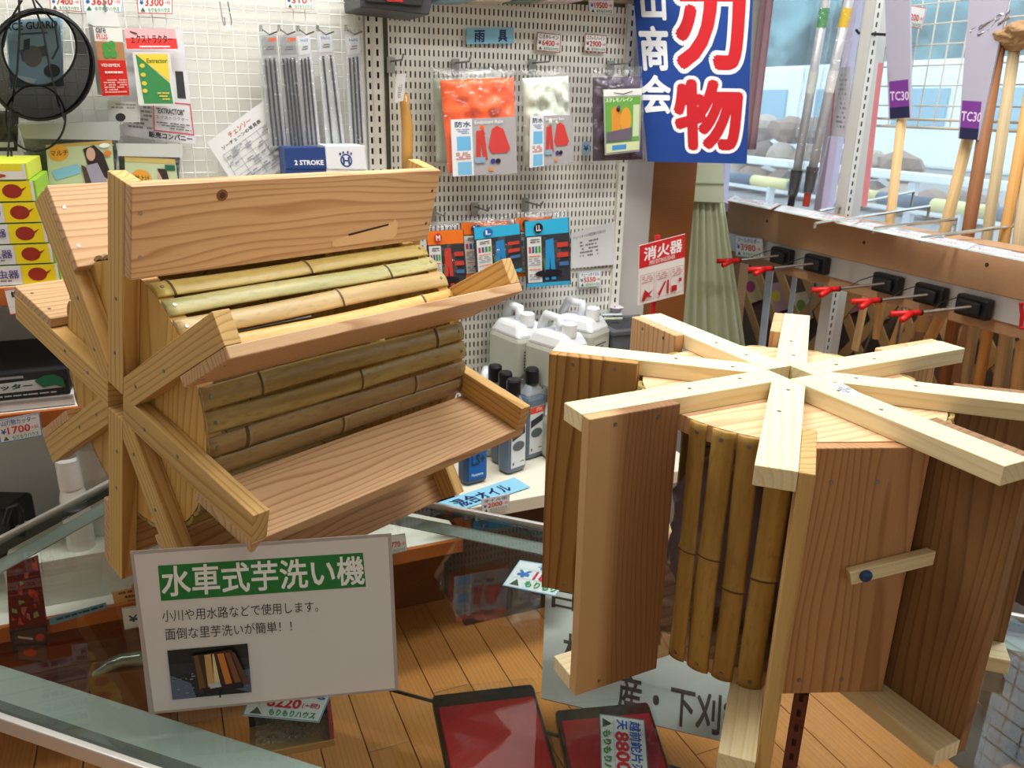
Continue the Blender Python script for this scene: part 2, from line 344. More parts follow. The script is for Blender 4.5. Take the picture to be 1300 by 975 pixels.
# floor: real planks along the depth of the shop
FLOORM = wood('floor_plank_wood', '#d39254', '#b5763a', 30, .4, rough=.22, mix=.5, blotch=.25)
sub = struct('floor', box(-2.6, 3.2, -3.0, 3.6, FLZ-.05, FLZ-.008), mat('#3a2412', .8), mw=MW)
pm = [box(0, .6*k, -.0455, .0455, -.008, 0, .0008) for k in (1, 1.5, 2)]
for x in pm: x.materials.append(FLOORM)
n = 0
for i in range(30):
    s = -1.5+i*.0935; d = .10+random.Random(i).uniform(0, .5)*-1
    R = random.Random(i*3+1)
    while d < 2.3:
        k = R.randrange(3); o = bpy.data.objects.new('plank', pm[k]); COL.objects.link(o); L_ = (.6, .9, 1.2)[k]
        o.parent = sub; o.matrix_basis = Matrix.Translation((s, -d, FLZ)) @ Matrix.Rotation(-math.pi/2, 4, 'Z'); d += L_+.0015; n += 1
struct('ceiling', box(-2.6, 2.3, -3.0, 1.4, CEZ, CEZ+.05), mat('#e8e6df', .9), mw=MW)
WALLM = mat('#dedfdc', .8)
struct('wall_back', box(-2.6, .70, .06, .10, FLZ, CEZ), WALLM, mw=MW)
bmw = bmesh.new(); bbox(bmw, .70, .80, .015, .06, FLZ, CEZ); bbox(bmw, .70, .76, .06, 1.4, FLZ, CEZ); bbox(bmw, .76, 2.04, 1.36, 1.40, FLZ, CEZ)
struct('wall_recess', bmnew(bmw), mat('#c9c6c2', .8), mw=MW)
struct('wall_left', box(-2.6, -2.55, -3.0, .06, FLZ, CEZ), WALLM, mw=MW)
struct('wall_behind', box(-2.6, 2.3, -3.0, -2.95, FLZ, CEZ), mat('#cfcac0', .8), mw=MW)
struct('trim_pillar', box(.80, .955, .02, .17, FLZ, CEZ, .004), wood('pillar_wood', '#8e5a2c', '#74431c', 50, .2, mix=.4), mw=MW)
# window wall at s = 2.0
wb = bmesh.new(); bbox(wb, 2.0, 2.08, -3.0, 1.4, FLZ, .28); bbox(wb, 2.0, 2.08, -3.0, 1.4, 1.75, CEZ); bbox(wb, 2.0, 2.08, -3.0, -1.9, .28, 1.75)
struct('wall_right', bmnew(wb), mat('#6e5a4c', .8), mw=MW)
win = struct('window_1', box(2.035, 2.041, -1.9, 1.4, .28, 1.75), clearmat('window_pane', '#f4fbff', 1.45, .03, .2, bc='#eef4fb'), mw=MW)  # white mixed into the pane stands in for overexposed outdoor haze
fb = bmesh.new(); bbox(fb, 1.99, 2.09, -1.9, 1.4, .26, .30); bbox(fb, 1.99, 2.09, -1.9, 1.4, 1.73, 1.77)
for y in (1.33, .62, -.45, -1.2): bbox(fb, 2.0, 2.07, y-.02, y+.02, .30, 1.73)
link('window_frame', bmnew(fb), mat('#c9b4c6', .5), parent=win)

# ================================================================ outside the window (bright street)
def outp(x, y, s): return Vector(tuple(S(s)(x, y)))
tag(link('street', box(2.3, 30, -10, 40, -.12, -.02), mat('#9a9691', .9), mw=MW), kind='structure')
bm = bmesh.new(); bbox(bm, 9.5, 12, -4, 11.6, -.02, 1.42, .05)
o = tag(link('far_building', bmnew(bm), mat('#eef3f7', .6), mw=MW), 'long white building across the street beyond the shop window', 'building')
for j in range(9): link('window', box(9.46, 9.5, -3.2+j*1.6, -2.3+j*1.6, .55, 1.05, .01), mat('#8fb4c4', .3), parent=o)
for i, (s, d_, z, r) in enumerate([(16.2, -17.5, 2.8, 2.2), (16.6, -12.2, 3.1, 2.4), (16.2, -6.6, 2.9, 2.2)]):
    bm = bmesh.new(); bmesh.ops.create_icosphere(bm, subdivisions=5, radius=r)
    for v in bm.verts: v.co *= 1+.3*mnoise.noise(v.co*1.3+Vector((i*9, 0, 0)))+.10*mnoise.noise(v.co*6)
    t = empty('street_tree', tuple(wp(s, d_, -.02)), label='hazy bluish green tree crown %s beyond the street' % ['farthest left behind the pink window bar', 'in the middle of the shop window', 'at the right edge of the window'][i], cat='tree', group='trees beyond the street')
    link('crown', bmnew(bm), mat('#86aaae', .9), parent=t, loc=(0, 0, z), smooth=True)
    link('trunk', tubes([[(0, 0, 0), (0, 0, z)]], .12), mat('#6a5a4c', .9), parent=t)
for i in range(24):
    R = random.Random(i+50); bm = bmesh.new(); bmesh.ops.create_icosphere(bm, subdivisions=2, radius=R.uniform(.15, .18))
    for v in bm.verts: v.co = Vector((v.co.x, v.co.y, v.co.z*.75))*(1+.45*mnoise.noise(v.co*6+Vector((i*7, 3, 0))))
    lay = 0 if i < 11 else 1 if i < 19 else 2; j = i-[0, 11, 19][lay]
    s, d_ = 4.7+.1*lay, -5.3+j*.33+lay*.22
    tag(link('boulder', bmnew(bm), mat(['#a08674', '#8d786c', '#b8a696'][i % 3], .9), loc=tuple(wp(s, d_, .09+.235*lay))), '%s boulder, %s in the %s row of the rock heap outside' % (['brown', 'dark brown', 'pale'][i % 3], ['first', 'second', 'third', 'fourth', 'fifth', 'sixth', 'seventh', 'eighth', 'ninth', 'tenth', 'eleventh'][j], ['bottom', 'middle', 'top'][lay]), 'rock', 'rocks heaped outside the window')
t = empty('striped_barrier', tuple(wp(3.6, 0, -.02)), label='yellow and black striped barrier of two pipes outside the window', cat='barrier'); t.rotation_euler = (0, 0, YAW)
for z in (.245, .05):
    for j in range(24):
        y0 = -2.6+j*.4; link('pipe_section', tubes([[(0, y0, z), (0, y0+.4, z)]], .04, 12), mat('#ecdc98' if j % 2 else '#5a6878', .5), parent=t, smooth=True)
for y in (-2.4, -.6, 1.2, 2.8, 4.6, 6.2): link('post', tubes([[(0, y, 0), (0, y, .245)]], .03, 10), mat('#d9dce0', .5), parent=t)
t = empty('guard_rail', tuple(wp(4.1, 0, -.02)), label='white guard rail along the street outside the window', cat='guard rail'); t.rotation_euler = (0, 0, YAW)
for z in (.345, .14): link('rail', box(-.03, .03, -3, 9, z-.03, z+.03, .01), mat('#f2f3f4', .5), parent=t)
for y in (-2, 0, 2, 4, 6, 8): link('post', box(-.02, .02, y-.03, y+.03, 0, .31, .002), mat('#d9dce0', .5), parent=t)

# ================================================================ wall fixtures: pegboard, mesh grid, shelves
peg = empty('pegboard', mw=MW, label='cream slotted pegboard panel between two slotted uprights', cat='pegboard')
def slotted(x0, x1, z0, z1, y, nx, pz, wx, hz):
    bm = bmesh.new(); nz = int((z1-z0)/pz); dx = (x1-x0)/nx
    def q(a, b, c, d_): bm.faces.new([bm.verts.new(v) for v in ((a, y, c), (b, y, c), (b, y, d_), (a, y, d_))])
    for j in range(nz):
        zb = z0+j*pz; q(x0, x1, zb, zb+pz-hz)
        for i in range(nx+1):
            a = x0+i*dx-(dx-wx/1)/2; b = a+(dx-wx); q(max(a, x0), min(b, x1), zb+pz-hz, zb+pz)
    for j in range(nz):                                            # slot side walls give depth
        zb = z0+j*pz+pz-hz
        for i in range(nx):
            a = x0+i*dx+(dx-wx)/2; bm.faces.new([bm.verts.new(v) for v in ((a, y, zb), (a, y+.006, zb), (a, y+.006, zb+hz), (a, y, zb+hz))])
    return bmnew(bm)
CREAM = mat('#f1f0e8', .45)
link('slotted_sheet', slotted(.022, .672, -.20, 1.0, 0, 54, .025, .0038, .0145), CREAM, parent=peg)
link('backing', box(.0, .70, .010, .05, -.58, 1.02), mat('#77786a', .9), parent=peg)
link('top_rail', box(.0, .70, -.008, .012, .985, 1.02, .002), mat('#b7a58a', .6), parent=peg)
def upright(x, parent, w=.030, z0=-.58, z1=1.0, cols=1, mt=CREAM):
    bm = bmesh.new(); 
    me = slotted(-w/2, w/2, z0, z1, -.006, cols, .025, .0052, .014); bm.from_mesh(me)
    bbox(bm, -w/2, -w/2+.002, -.006, .03, z0, z1); bbox(bm, w/2-.002, w/2, -.006, .03, z0, z1)
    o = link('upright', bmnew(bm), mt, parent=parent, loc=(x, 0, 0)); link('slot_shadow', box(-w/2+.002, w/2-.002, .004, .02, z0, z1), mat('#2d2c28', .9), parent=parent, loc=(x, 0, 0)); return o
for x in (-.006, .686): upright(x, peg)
grid = empty('wire_grid', mw=MW, label='white wire mesh grid panel left of the pegboard', cat='wire grid')
link('horizontal_wires', tubes([[(-1.5, -.03, z), (-.045, -.03, z)] for z in np.arange(.33, 1.02, .0265)], .0013, 5), mat('#eeeeea', .4), parent=grid).__setitem__('kind', 'stuff')
link('vertical_wires', tubes([[(x, -.0325, .33), (x, -.0325, 1.02)] for x in np.arange(-1.5, -.045, .0265)], .0013, 5), mat('#eeeeea', .4), parent=grid).__setitem__('kind', 'stuff')
link('backing', box(-1.6, -.035, .0, .05, -.58, 1.05), mat('#e2e2dc', .6), parent=grid)
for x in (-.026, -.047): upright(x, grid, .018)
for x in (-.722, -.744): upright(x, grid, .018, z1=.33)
def shelf(s0, s1, dd, z, mt, label, th=.02, edge=None):
    o = empty('wall_shelf', mw=MW @ Matrix.Translation((s0, 0, z)), label=label, cat='shelf', group='wall shelves')
    link('shelf_board', box(0, s1-s0, -dd+.012, -.002, -th, 0, .001), mt, parent=o)
    link('front_edge', box(0, s1-s0, -dd, -dd+.0115, -th-.012, .001, .001), edge or mt, parent=o); return o
WHITEM = mat('#ecebe2', .4)
shelf(-1.6, -.035, .36, .395, WHITEM, 'upper left shelf with orange wooden edge under the yellow boxes', edge=ORANGEW)
shelf(-1.6, -.035, .38, .160, WHITEM, 'lower left shelf with orange wooden edge under the black boxes', edge=ORANGEW)
shelf(-1.6, .05, .45, -.245, WHITEM, 'bottom left shelf with orange wooden edge seen through the glass counter', edge=ORANGEW)
shelf(.06, .70, .47, -.155, mat('#e8e4d2', .4), 'cream shelf carrying oil jugs and bottles')
tag(link('kick_panel', box(-1.6, .10, -.16, .0, FLZ, -.30, .002), wood('kick_panel_wood', '#7a3d22', '#64301a', 40, .2, mix=.4), mw=MW), 'dark reddish wooden plinth under the bottom left shelf', 'plinth')
tag(link('dark_plinth', box(.11, .66, -.30, .0, FLZ, -.20, .002), mat('#4a3c36', .8), mw=MW), 'dark brown plinth under the cream oil shelf', 'plinth')

# ================================================================ the two water wheels
def wheel(name, label, mw, R, Lw, dth, dR, spm, boardm, sectors, discm, seedv, door=None):
    w, t, b, pw, rd = .0422, .0229, .0161, .1262, .196
    top = empty(name, mw=mw, label=label, cat='water wheel')
    rnd = random.Random(seedv); nails = bmesh.new()
    def rot(th): return Matrix.Rotation(th*D, 4, 'Z')
    for k in range(8):
        th = 45*k+dth[k]; Rk = R+dR[k]*.01
        if k % 2 == 0: poly = [(w/2+.0004, -w/2), (Rk, -w/2), (Rk, w/2), (w/2+.0004, w/2)]
        else:
            r0 = w*.7071+.0008; poly = [(r0, 0), (r0+w/2, -w/2), (Rk, -w/2), (Rk, w/2), (r0+w/2, w/2)]
        for z in (0, Lw-t):
            o = link('spoke', prism(poly, 0, t, .0007), spm, parent=top, mw=rot(th) @ Matrix.Translation((0, 0, z)))
            for r in (.075+.01*rnd.random(), .15+.02*rnd.random()):
                c = rot(th) @ Vector((r, rnd.uniform(-.006, .006), 0)); zz = (-.0006, .0004) if z == 0 else (Lw-.0004, Lw+.0006)
                lathe(nails, [(.0027, zz[0]), (.0027, zz[1])], (c.x, c.y, 0), 8)
        # paddle board, local X = wheel axis (grain)
        pwk = pw+rnd.uniform(-.003, .003)
        M = rot(th) @ Matrix.Translation((Rk-pwk, w/2+.0003, 0)) @ Matrix(((0, 1, 0, 0), (0, 0, 1, 0), (1, 0, 0, 0), (0, 0, 0, 1)))
        link('paddle', box(.0005, Lw-.0005, 0, pwk, 0, b, .0016), boardm[k % len(boardm)], parent=top, mw=M)
        for z in (t*.55, Lw-t*.55):
            for r in (Rk-pwk*.28, Rk-pwk*.75):
                bmn = bmesh.new(); lathe(bmn, [(.0028, 0), (.0028, .0008)], (0, 0, 0), 8)
                MM = rot(th) @ Matrix.Translation((r, w/2+b, z)) @ Matrix.Rotation(-math.pi/2, 4, 'X'); bmesh.ops.transform(bmn, matrix=MM, verts=bmn.verts)
                me = bpy.data.meshes.new('x'); bmn.to_mesh(me); bmn.free(); nails.from_mesh(me); bpy.data.meshes.remove(me)
    for z in (t+.0004, Lw-t-.0224):
        pl = [(rd*math.cos(a*D), rd*math.sin(a*D)) for a in range(0, 360, 6)]
        if door is not None:                                          # the disc is cut flat behind the door panel
            mid = 45*door+22.5; ap = rd*.935
            q = []
            for x, y in pl:
                c = x*math.cos(mid*D)+y*math.sin(mid*D)
                if c > ap: x -= (c-ap)*math.cos(mid*D); y -= (c-ap)*math.sin(mid*D)
                q.append((x, y))
            pl = q
        cut = .012                                                    # two boards edge to edge make each disc
        for sg in (1, -1):
            half = [(x, y) for x, y in pl if (y-cut)*sg > .001]; half = sorted(half, key=lambda p: math.atan2(p[1]-cut, p[0])*1. if sg > 0 else math.atan2(-(p[1]-cut), p[0]))
            xe = math.sqrt(rd*rd-cut*cut); hh = .0205; poly = [(xe, cut+.0004*sg)]+half+[(-xe, cut+.0004*sg), (-hh, cut+.0004*sg), (-hh, hh*sg), (hh, hh*sg), (hh, cut+.0004*sg)]
            link('end_disc', prism(poly if sg > 0 else poly[::-1], 0, .022, .0006), discm, parent=top, mw=Matrix.Translation((0, 0, z)) @ Matrix.Rotation(0, 4, 'Z'))
    L2 = Lw-2*t-.001
    def slat(th, wd, mt, nodes, rr, short=0.):
        seg, ac = 36, 9; bm = bmesh.new(); rad = wd*.92; h0 = rad*math.cos(math.asin(wd/2/rad)); rows = []
        xs = sorted(set([i*L2/seg for i in range(seg+1)]+[min(max(nn*L2+e, 0), L2) for nn in nodes for e in (-.006, -.003, 0, .003, .006)]))
        for x in xs:
            bump = sum(.0022*math.exp(-((x-nn*L2)/.0034)**2) for nn in nodes); wv = .0012*math.sin(x*14+th); ring = []
            for j in range(ac+1):
                a = -math.asin(wd/2/rad)+2*math.asin(wd/2/rad)*j/ac; r_ = rad+bump
                ring.append((x, r_*math.sin(a)+wv, r_*math.cos(a)-h0+.003))
            for j in range(ac, -1, -1):
                a = -math.asin(wd/2/rad)+2*math.asin(wd/2/rad)*j/ac; r_ = rad-.005
                ring.append((x, r_*math.sin(a)+wv, max(r_*math.cos(a)-h0+.003, 0)))
            rows.append([bm.verts.new(v) for v in ring])
        nn_ = len(rows[0]); nodef = []
        for i, (a, c) in enumerate(zip(rows, rows[1:])):
            xm = (xs[i]+xs[i+1])/2; isn = any(abs(xm-(nq*L2-.0015)) < .0022 for nq in nodes)
            for j in range(nn_):
                f = bm.faces.new((a[j], a[(j+1) % nn_], c[(j+1) % nn_], c[j])); f.material_index = 1 if isn else 0; f.smooth = True
        bm.faces.new(rows[0]); bm.faces.new(rows[-1][::-1])
        M = rot(th) @ Matrix.Translation((rr, 0, t+.0005)) @ Matrix(((0, 0, 1, 0), (0, -1, 0, 0), (1, 0, 0, 0), (0, 0, 0, 1)))
        link('bamboo_slat', bmnew(bm), [mt, NODE], parent=top, mw=M)
        for zz in (.011, L2-.011):
            bmn = bmesh.new(); lathe(bmn, [(.003, 0), (.0026, .0012)], (0, 0, 0), 8); MM = M @ Matrix.Translation((zz, 0, rad-h0+.0028)); bmesh.ops.transform(bmn, matrix=MM, verts=bmn.verts)
            me = bpy.data.meshes.new('x'); bmn.to_mesh(me); bmn.free(); nails.from_mesh(me); bpy.data.meshes.remove(me)
    for k in range(8):
        if k == door: continue
        for (a, wd, mt, nodes) in sectors.get(k, sectors['*']): slat(45*k+dth[k]+a, wd, mt, nodes, rd+.0002)
    if door is not None:
        mid = 45*door+22.5; ap = rd*.935
        M = rot(mid) @ Matrix.Translation((ap+.0004, 0, 0)) @ Matrix(((0, 0, 1, 0), (0, -1, 0, 0), (1, 0, 0, 0), (0, 0, 0, 1)))
        link('door_panel', box(t+.001, Lw-t-.001, -.092, .0445, 0, .016, .0015), CEDARS, parent=top, mw=M)
        for x, y in ((.045, .020), (.045, -.035), (L2-.02, .020), (L2-.02, -.035)):
            bmn = bmesh.new(); lathe(bmn, [(.003, 0), (.003, .0008)], (0, 0, 0), 8); MM = M @ Matrix.Translation((x, y, .016)); bmesh.ops.transform(bmn, matrix=MM, verts=bmn.verts)
            me = bpy.data.meshes.new('x'); bmn.to_mesh(me); bmn.free(); nails.from_mesh(me); bpy.data.meshes.remove(me)
        lt = link('latch_stick', box(-.018, .088, -.009, .009, 0, .012, .001), PINE, parent=top, mw=M @ Matrix.Translation((.205, -.034, .0165)) @ Matrix.Rotation(-75*D, 4, 'Z'))
        bm = bmesh.new(); lathe(bm, [(.0075, 0), (.0075, .003), (.006, .0045), (.002, .0052)], (0, 0, 0), 18)
        link('blue_pivot_cap', bmnew(bm), mat('#1f4f7c', .3), parent=lt, loc=(0, 0, .012), smooth=True)
    o = link('nail_heads', bmnew(nails), mat('#8b8a86', .35, .8), parent=top); o['kind'] = 'stuff'
    return top
B_DK = bamboo('dark_olive_bamboo', '#b4a062', '#9c824c', '#7c6640'); B_DK2 = bamboo('grey_brown_bamboo', '#ab9262', '#957a52', '#765e42')
B_YG = bamboo('yellow_green_bamboo', '#d3bd6c', '#bfa655', '#a58a45'); B_PG = bamboo('pale_green_bamboo', '#c8bf82', '#a8a86a', '#8e8a55')
B_BG = bamboo('beige_bamboo', '#cbb27c', '#b59a64', '#9a7f50'); B_OC = bamboo('ochre_bamboo', '#be9a50', '#a4803a', '#8e6e32'); B_YE = bamboo('yellow_bamboo', '#e0bd72', '#cfa65a', '#b08d4c')
ang0 = [16, 25.8, 35.6, 45.4]
secL = {'*': [(a, .031, B_DK, [.3+.15*i]) for i, a in enumerate(ang0)],
        0: [(8, .031, B_YG, [.18, .66]), (17.6, .034, B_YG, [.37, .93]), (27.3, .034, B_PG, [.74]), (36.8, .033, B_BG, [.08, .47])],
        1: [(9.5, .036, B_YE, [.10, .80]), (19.2, .034, B_DK, [.34, .87]), (28.5, .034, B_DK, [.50]), (37.2, .034, B_DK2, [.12, .72])],
        7: [(a, .031, B_DK2, [.4]) for a in ang0]}
secL[1] = [(15.8, .0315, B_DK, [.18, .87]), (25.6, .031, B_DK, [.53]), (35.4, .0305, B_DK2, [.12, .76]), (45.0, .031, B_DK2, [.46])]
secL[0] = [(15.2, .030, B_YG, [.05, .5]), (24.8, .0275, B_PG, [.78]), (34.4, .0295, B_BG, [.54]), (45.0, .0290, B_YE, [.06, .86])]
secR = {'*': [(a, .031, B_DK, [.3+.1*i]) for i, a in enumerate(ang0)],
        0: [(15.4, .0255, B_OC, [.49]), (24.8, .0305, B_OC, [.50]), (34.4, .0275, B_OC, [.40]), (44.6, .0305, B_OC, [.47])]}
ML = Matrix(((0.20671, 0.744537, 0.634772, -.5616), (-0.159713, -0.614405, 0.772657, 1.0863), (0.965278, -0.261098, -0.008091, .3198), (0, 0, 0, 1)))
wl0 = wheel('water_wheel', 'wooden paddle wheel lying on its side on the left behind the white sign', ML, .3262, .5334,
      [.13, .93, -.56, 0, -.14, .19, -.42, -.13], [.12, .45, .96, 0, -.39, -.59, .21, -1.31], PINESH,
      [CEDAR], secL, PLY, 3)
MRr = Matrix.Rotation(.5687*D, 4, 'X') @ Matrix.Rotation(-.198*D, 4, 'Y') @ Matrix.Rotation(-153.694*D, 4, 'Z'); MRr = Matrix.Translation((.3777, 1.062, .0045)) @ MRr
wr = wheel('water_wheel', 'wooden paddle wheel standing on end at right, eight pale spokes on top', MRr, .33, .389,
      [.23, -.95, .81, -.02, .27, -.69, -.55, .92], [.95, -.27, -1.1, .23, -.08, .56, .14, -.12], PINE,
      [CEDARD, PINESH, CEDARE, CEDARE, CEDAR, CEDAR, CEDAR, CEDARY], secR, DISCR, 5, door=1)
KM = Matrix.Rotation(.12*D, 4, 'Z') @ Matrix.Translation((0, .0422/2+.0161+.0004, 0)) @ Matrix(((0, 1, 0, 0), (0, 0, 1, 0), (1, 0, 0, 0), (0, 0, 0, 1)))
bm = bmesh.new(); lathe(bm, [(.0085, -.0012), (.008, .0006), (.003, .0009)], seg=14); kn = link('knot', bmnew(bm), mat('#7a5236', .7), parent=wl0, mw=KM @ Matrix.Translation((.124, .309, 0)))
bm = bmesh.new(); lathe(bm, [(.0045, .0005), (.0040, .0012)], seg=12); link('knot_core', bmnew(bm), mat('#4a2e1e', .7), parent=kn)
link('pale_gouge', prism([(.320, .224), (.440, .243), (.446, .247), (.452, .243), (.455, .222), (.448, .214), (.330, .212), (.320, .215)], -.002, .0008, 0), mat('#ddbb8c', .8), parent=wl0, mw=KM)
link('gouge_slit', prism([(.35, .2315), (.432, .2415), (.433, .2385), (.351, .2285)], .0007, .0012, 0), mat('#3a2518', .9), parent=wl0, mw=KM)
bm = bmesh.new(); bmesh.ops.create_icosphere(bm, subdivisions=4, radius=.11)
for v in bm.verts: v.co = Vector((v.co.x, v.co.y, v.co.z*1.2))*(1+.25*mnoise.noise(v.co*22)+.08*mnoise.noise(v.co*60))
tag(link('crumpled_bag', bmnew(bm), mat('#b9a3b4', .3, coat=.5), mw=MRr @ Matrix.Translation((.05, .02, .16)), smooth=True), 'pale mauve crumpled plastic bag glimpsed inside the upright wheel', 'plastic bag')
st = Card('price_sticker', lambda x, y: np.array(MRr @ Vector((0, 0, .3895)))+0*x if False else onplane(x, y, np.array(MRr @ Vector((0, 0, .3893))), np.array((MRr.to_3x3() @ Vector((0, 0, 1))))),
          [(1052, 488), (1068, 486), (1098, 503), (1080, 506)], '#eceff4', .0004, parent=wr, off=.0003)
st.text('水車', .1, .2, .5, .75, '#4a4a6a', .01).rect(.58, .35, .92, .5, '#9aa0b8')
tag(link('wood_chock', box(-.03, .03, -.012, .012, 0, .016, .001), CEDARD, mw=Matrix.Translation(V(Z(0)(196, 752))) @ Matrix.Rotation(-.2, 4, 'Z')), 'small dark wooden chock under the left wheel behind the white sign', 'wood block')

# ================================================================ glass showcase
CU = np.array([math.cos(-19.5*D), math.sin(-19.5*D), 0]); CV = np.array([math.sin(19.5*D), math.cos(19.5*D), 0])
MS = Matrix(((CU[0], CV[0], 0, 0), (CU[1], CV[1], 0, 0), (0, 0, 1, 0), (0, 0, 0, 1)))
U0, U1, V0, V1 = -1.245, 1.35, .572, 1.279
case = empty('glass_showcase', mw=MS, label='glass topped display showcase with aluminium rim', cat='showcase')
link('top_glass', box(U0+.004, U1-.004, V0+.004, V1-.004, -.006, -.0005), GLASS, parent=case)
ALU = mat('#d6d6d4', .35, .45)
def rim(z0, z1, a, b_, mt, name, bev=.002):
    for (x0, x1, y0, y1) in ((U0-a, U1+a, V0-a, V0+b_), (U0-a, U1+a, V1-b_, V1+a), (U0-a, U0+b_, V0+b_, V1-b_), (U1-b_, U1+a, V0+b_, V1-b_)):
        link(name, box(x0, x1, y0, y1, z0, z1, bev), mt, parent=case)
rim(-.022, .0015, .010, -.001, ALU, 'rim')
rim(-.024, -.0085, -.0015, .006, mat('#1d2420', .5), 'rubber_gasket', .0005)
link('inner_channel', box(U0+.004, U1-.004, V0+.004, V0+.035, -.030, -.0245, .0005), clearmat('grey_strip', '#a0a8a4', 1.3, .2, .5, bc='#7a807c'), parent=case)
FRT = clearmat('frosted_strip', '#cdd6d3', 1.45, .12, .6, bc='#b4c0bd')
link('frosted_strip', box(U0+.02, U1-.02, V0+.036, V0+.092, -.034, -.031), FRT, parent=case)
link('frosted_strip', box(U0+.02, U1-.02, V1-.045, V1-.006, -.0335, -.0315), FRT, parent=case)
link('frosted_strip', box(U0+.006, U0+.045, V0+.1, V1-.05, -.0335, -.0315), FRT, parent=case)
link('glass_shelf', box(U0+.03, U1-.03, V0+.06, float(Z(-.283)(527, 885)@CV)-.0005, -.286, -.280), SHELFGLASS, parent=case)
ve = float(Z(-.283)(527, 885)@CV); link('shelf_edge', box(U0+.03, U1-.03, ve, ve+.003, -.286, -.280), mat('#37504a', .3), parent=case)
link('back_pane', box(U0+.02, U1-.02, V1-.012, V1-.008, FLZ+.03, -.035), SHELFGLASS, parent=case)
for u in (U0+.02, U1-.03): link('side_post', box(u-.01, u+.01, V1-.035, V1-.015, FLZ+.001, -.035, .001), ALU, parent=case)
pp = sdz = None
def inS(P): return float(np.array(P)@CU), float(np.array(P)@CV)
bp_ = onplane(1010, 930, CV*(V0+.45), CV); uu = inS(bp_)[0]
sp_ = link('slotted_standard', slotted(-.0095, .0095, FLZ+.001, -.036, 0, 1, .0255, .006, .012), mat('#6e3034', .45), parent=case, loc=(uu, V0+.45, 0))
link('standard_back', box(-.0095, .0095, .004, .014, FLZ+.001, -.036), mat('#2a1214', .5), parent=case, loc=(uu, V0+.45, 0))

# ---- trays, tags and cards inside the case (on the glass shelf)
ZS = -.2795
def tray(quad, label, h=.018):
    q = [np.array(Z(ZS)(*p)) for p in quad]; c = sum(q)/4; o = empty('knife_case', tuple(c), label=label, cat='knife case', group='red lined knife cases')
    q = [p-c for p in q]
    def quadbox(fr, z0, z1):
        P = lambda u, v: (q[0]*(1-u)+q[1]*u)*(1-v)+(q[3]*(1-u)+q[2]*u)*v
        return prism([tuple(P(u, v)[:2]) for u, v in fr], z0, z1, .002)
    rc = lambda a, e=.03: [(a+e, a), (1-a-e, a), (1-a-e*.3, a+e*.3), (1-a, a+e), (1-a, 1-a-e), (1-a-e, 1-a), (a+e, 1-a), (a, 1-a-e), (a, a+e), (a+e*.3, a+e*.3)]
    link('tray_body', quadbox(rc(0), 0, h), mat('#25221f', .35), parent=o)
    link('red_lining', quadbox([(.035, .105), (.965, .105), (.965, .97), (.035, .97)], h+.0003, h+.004), mat('#b8202a', .7), parent=o)
    link('clear_lid', quadbox(rc(-.02), h+.006, h+.008), SHELFGLASS, parent=o); return o
tray([(548, 893), (676, 878), (735, 1085), (590, 1105)], 'red lined black knife case lying at the bottom centre under the glass')
tray([(704, 912), (822, 901), (880, 1085), (742, 1100)], 'red lined black knife case with the 8800 yen tag on it')
c = Card('price_tag', Z(ZS+.032), [(818, 914), (826, 1014), (764, 1008), (761, 906)], '#d9e0e2', .001, 'price tag 8800 yen lying turned sideways on the right knife case', 'price tag', 'shop price tags')
c.frame(.012, '#6e7e96', 0, .02).text('越前鉈片刃500', .05, .10, .95, .34, '#2456b8', .03).text('天', .05, .40, .18, .62, '#2456b8', .04).text('8800', .22, .38, .72, .66, '#c8203a', .05).text('(+税)', .75, .44, .96, .62, '#c8203a', .02)
c.rect(.03, .36, .97, .368, '#8a96a8').rect(.03, .69, .97, .698, '#8a96a8').poly([(.06, .94), (.12, .74), (.18, .94)], '#35553a').text('もりもりハウス', .22, .76, .95, .93, '#3c8a4a', .05)
c = Card('price_tag', Z(ZS+.05), [(322, 868), (422, 878), (405, 917), (308, 908)], '#dfe6e6', .001, 'price tag 8220 yen sloping in the case below the white sign', 'price tag', 'shop price tags')
c.frame(.015, '#5aa4cc', 0, .03).text('250g', .55, .06, .95, .3, '#2a6fc0', .03).text('¥', .10, .42, .22, .62, '#2456b8', .05).text('8220', .26, .38, .68, .66, '#c8203a', .05).text('(+税)', .71, .45, .93, .64, '#c8203a', .02)
c.poly([(.08, .93), (.15, .72), (.24, .93)], '#35553a').text('もりもりハウス', .32, .74, .92, .93, '#2f9a6a', .05)
c = Card('price_tag', Z(-.2), [(660, 711), (728, 722), (705, 757), (638, 743)], '#e6edf2', .001, 'price tag in the case with blue writing left of the upright wheel', 'price tag', 'shop price tags')
c.frame(.015, '#8fc0e0', 0, .03).text('モロ', .40, .08, .75, .25, '#2a6fc0', .03).text('¥', .12, .36, .34, .60, '#2a6fc0', .05).text('1800', .44, .34, .95, .62, '#d0304a', .05).poly([(.10, .92), (.18, .70), (.28, .92)], '#35553a').text('もりもり', .36, .70, .95, .90, '#2f9a4a', .05)
c.rect(.02, .30, .98, .31, '#b0c8dc').rect(.02, .65, .98, .66, '#b0c8dc')
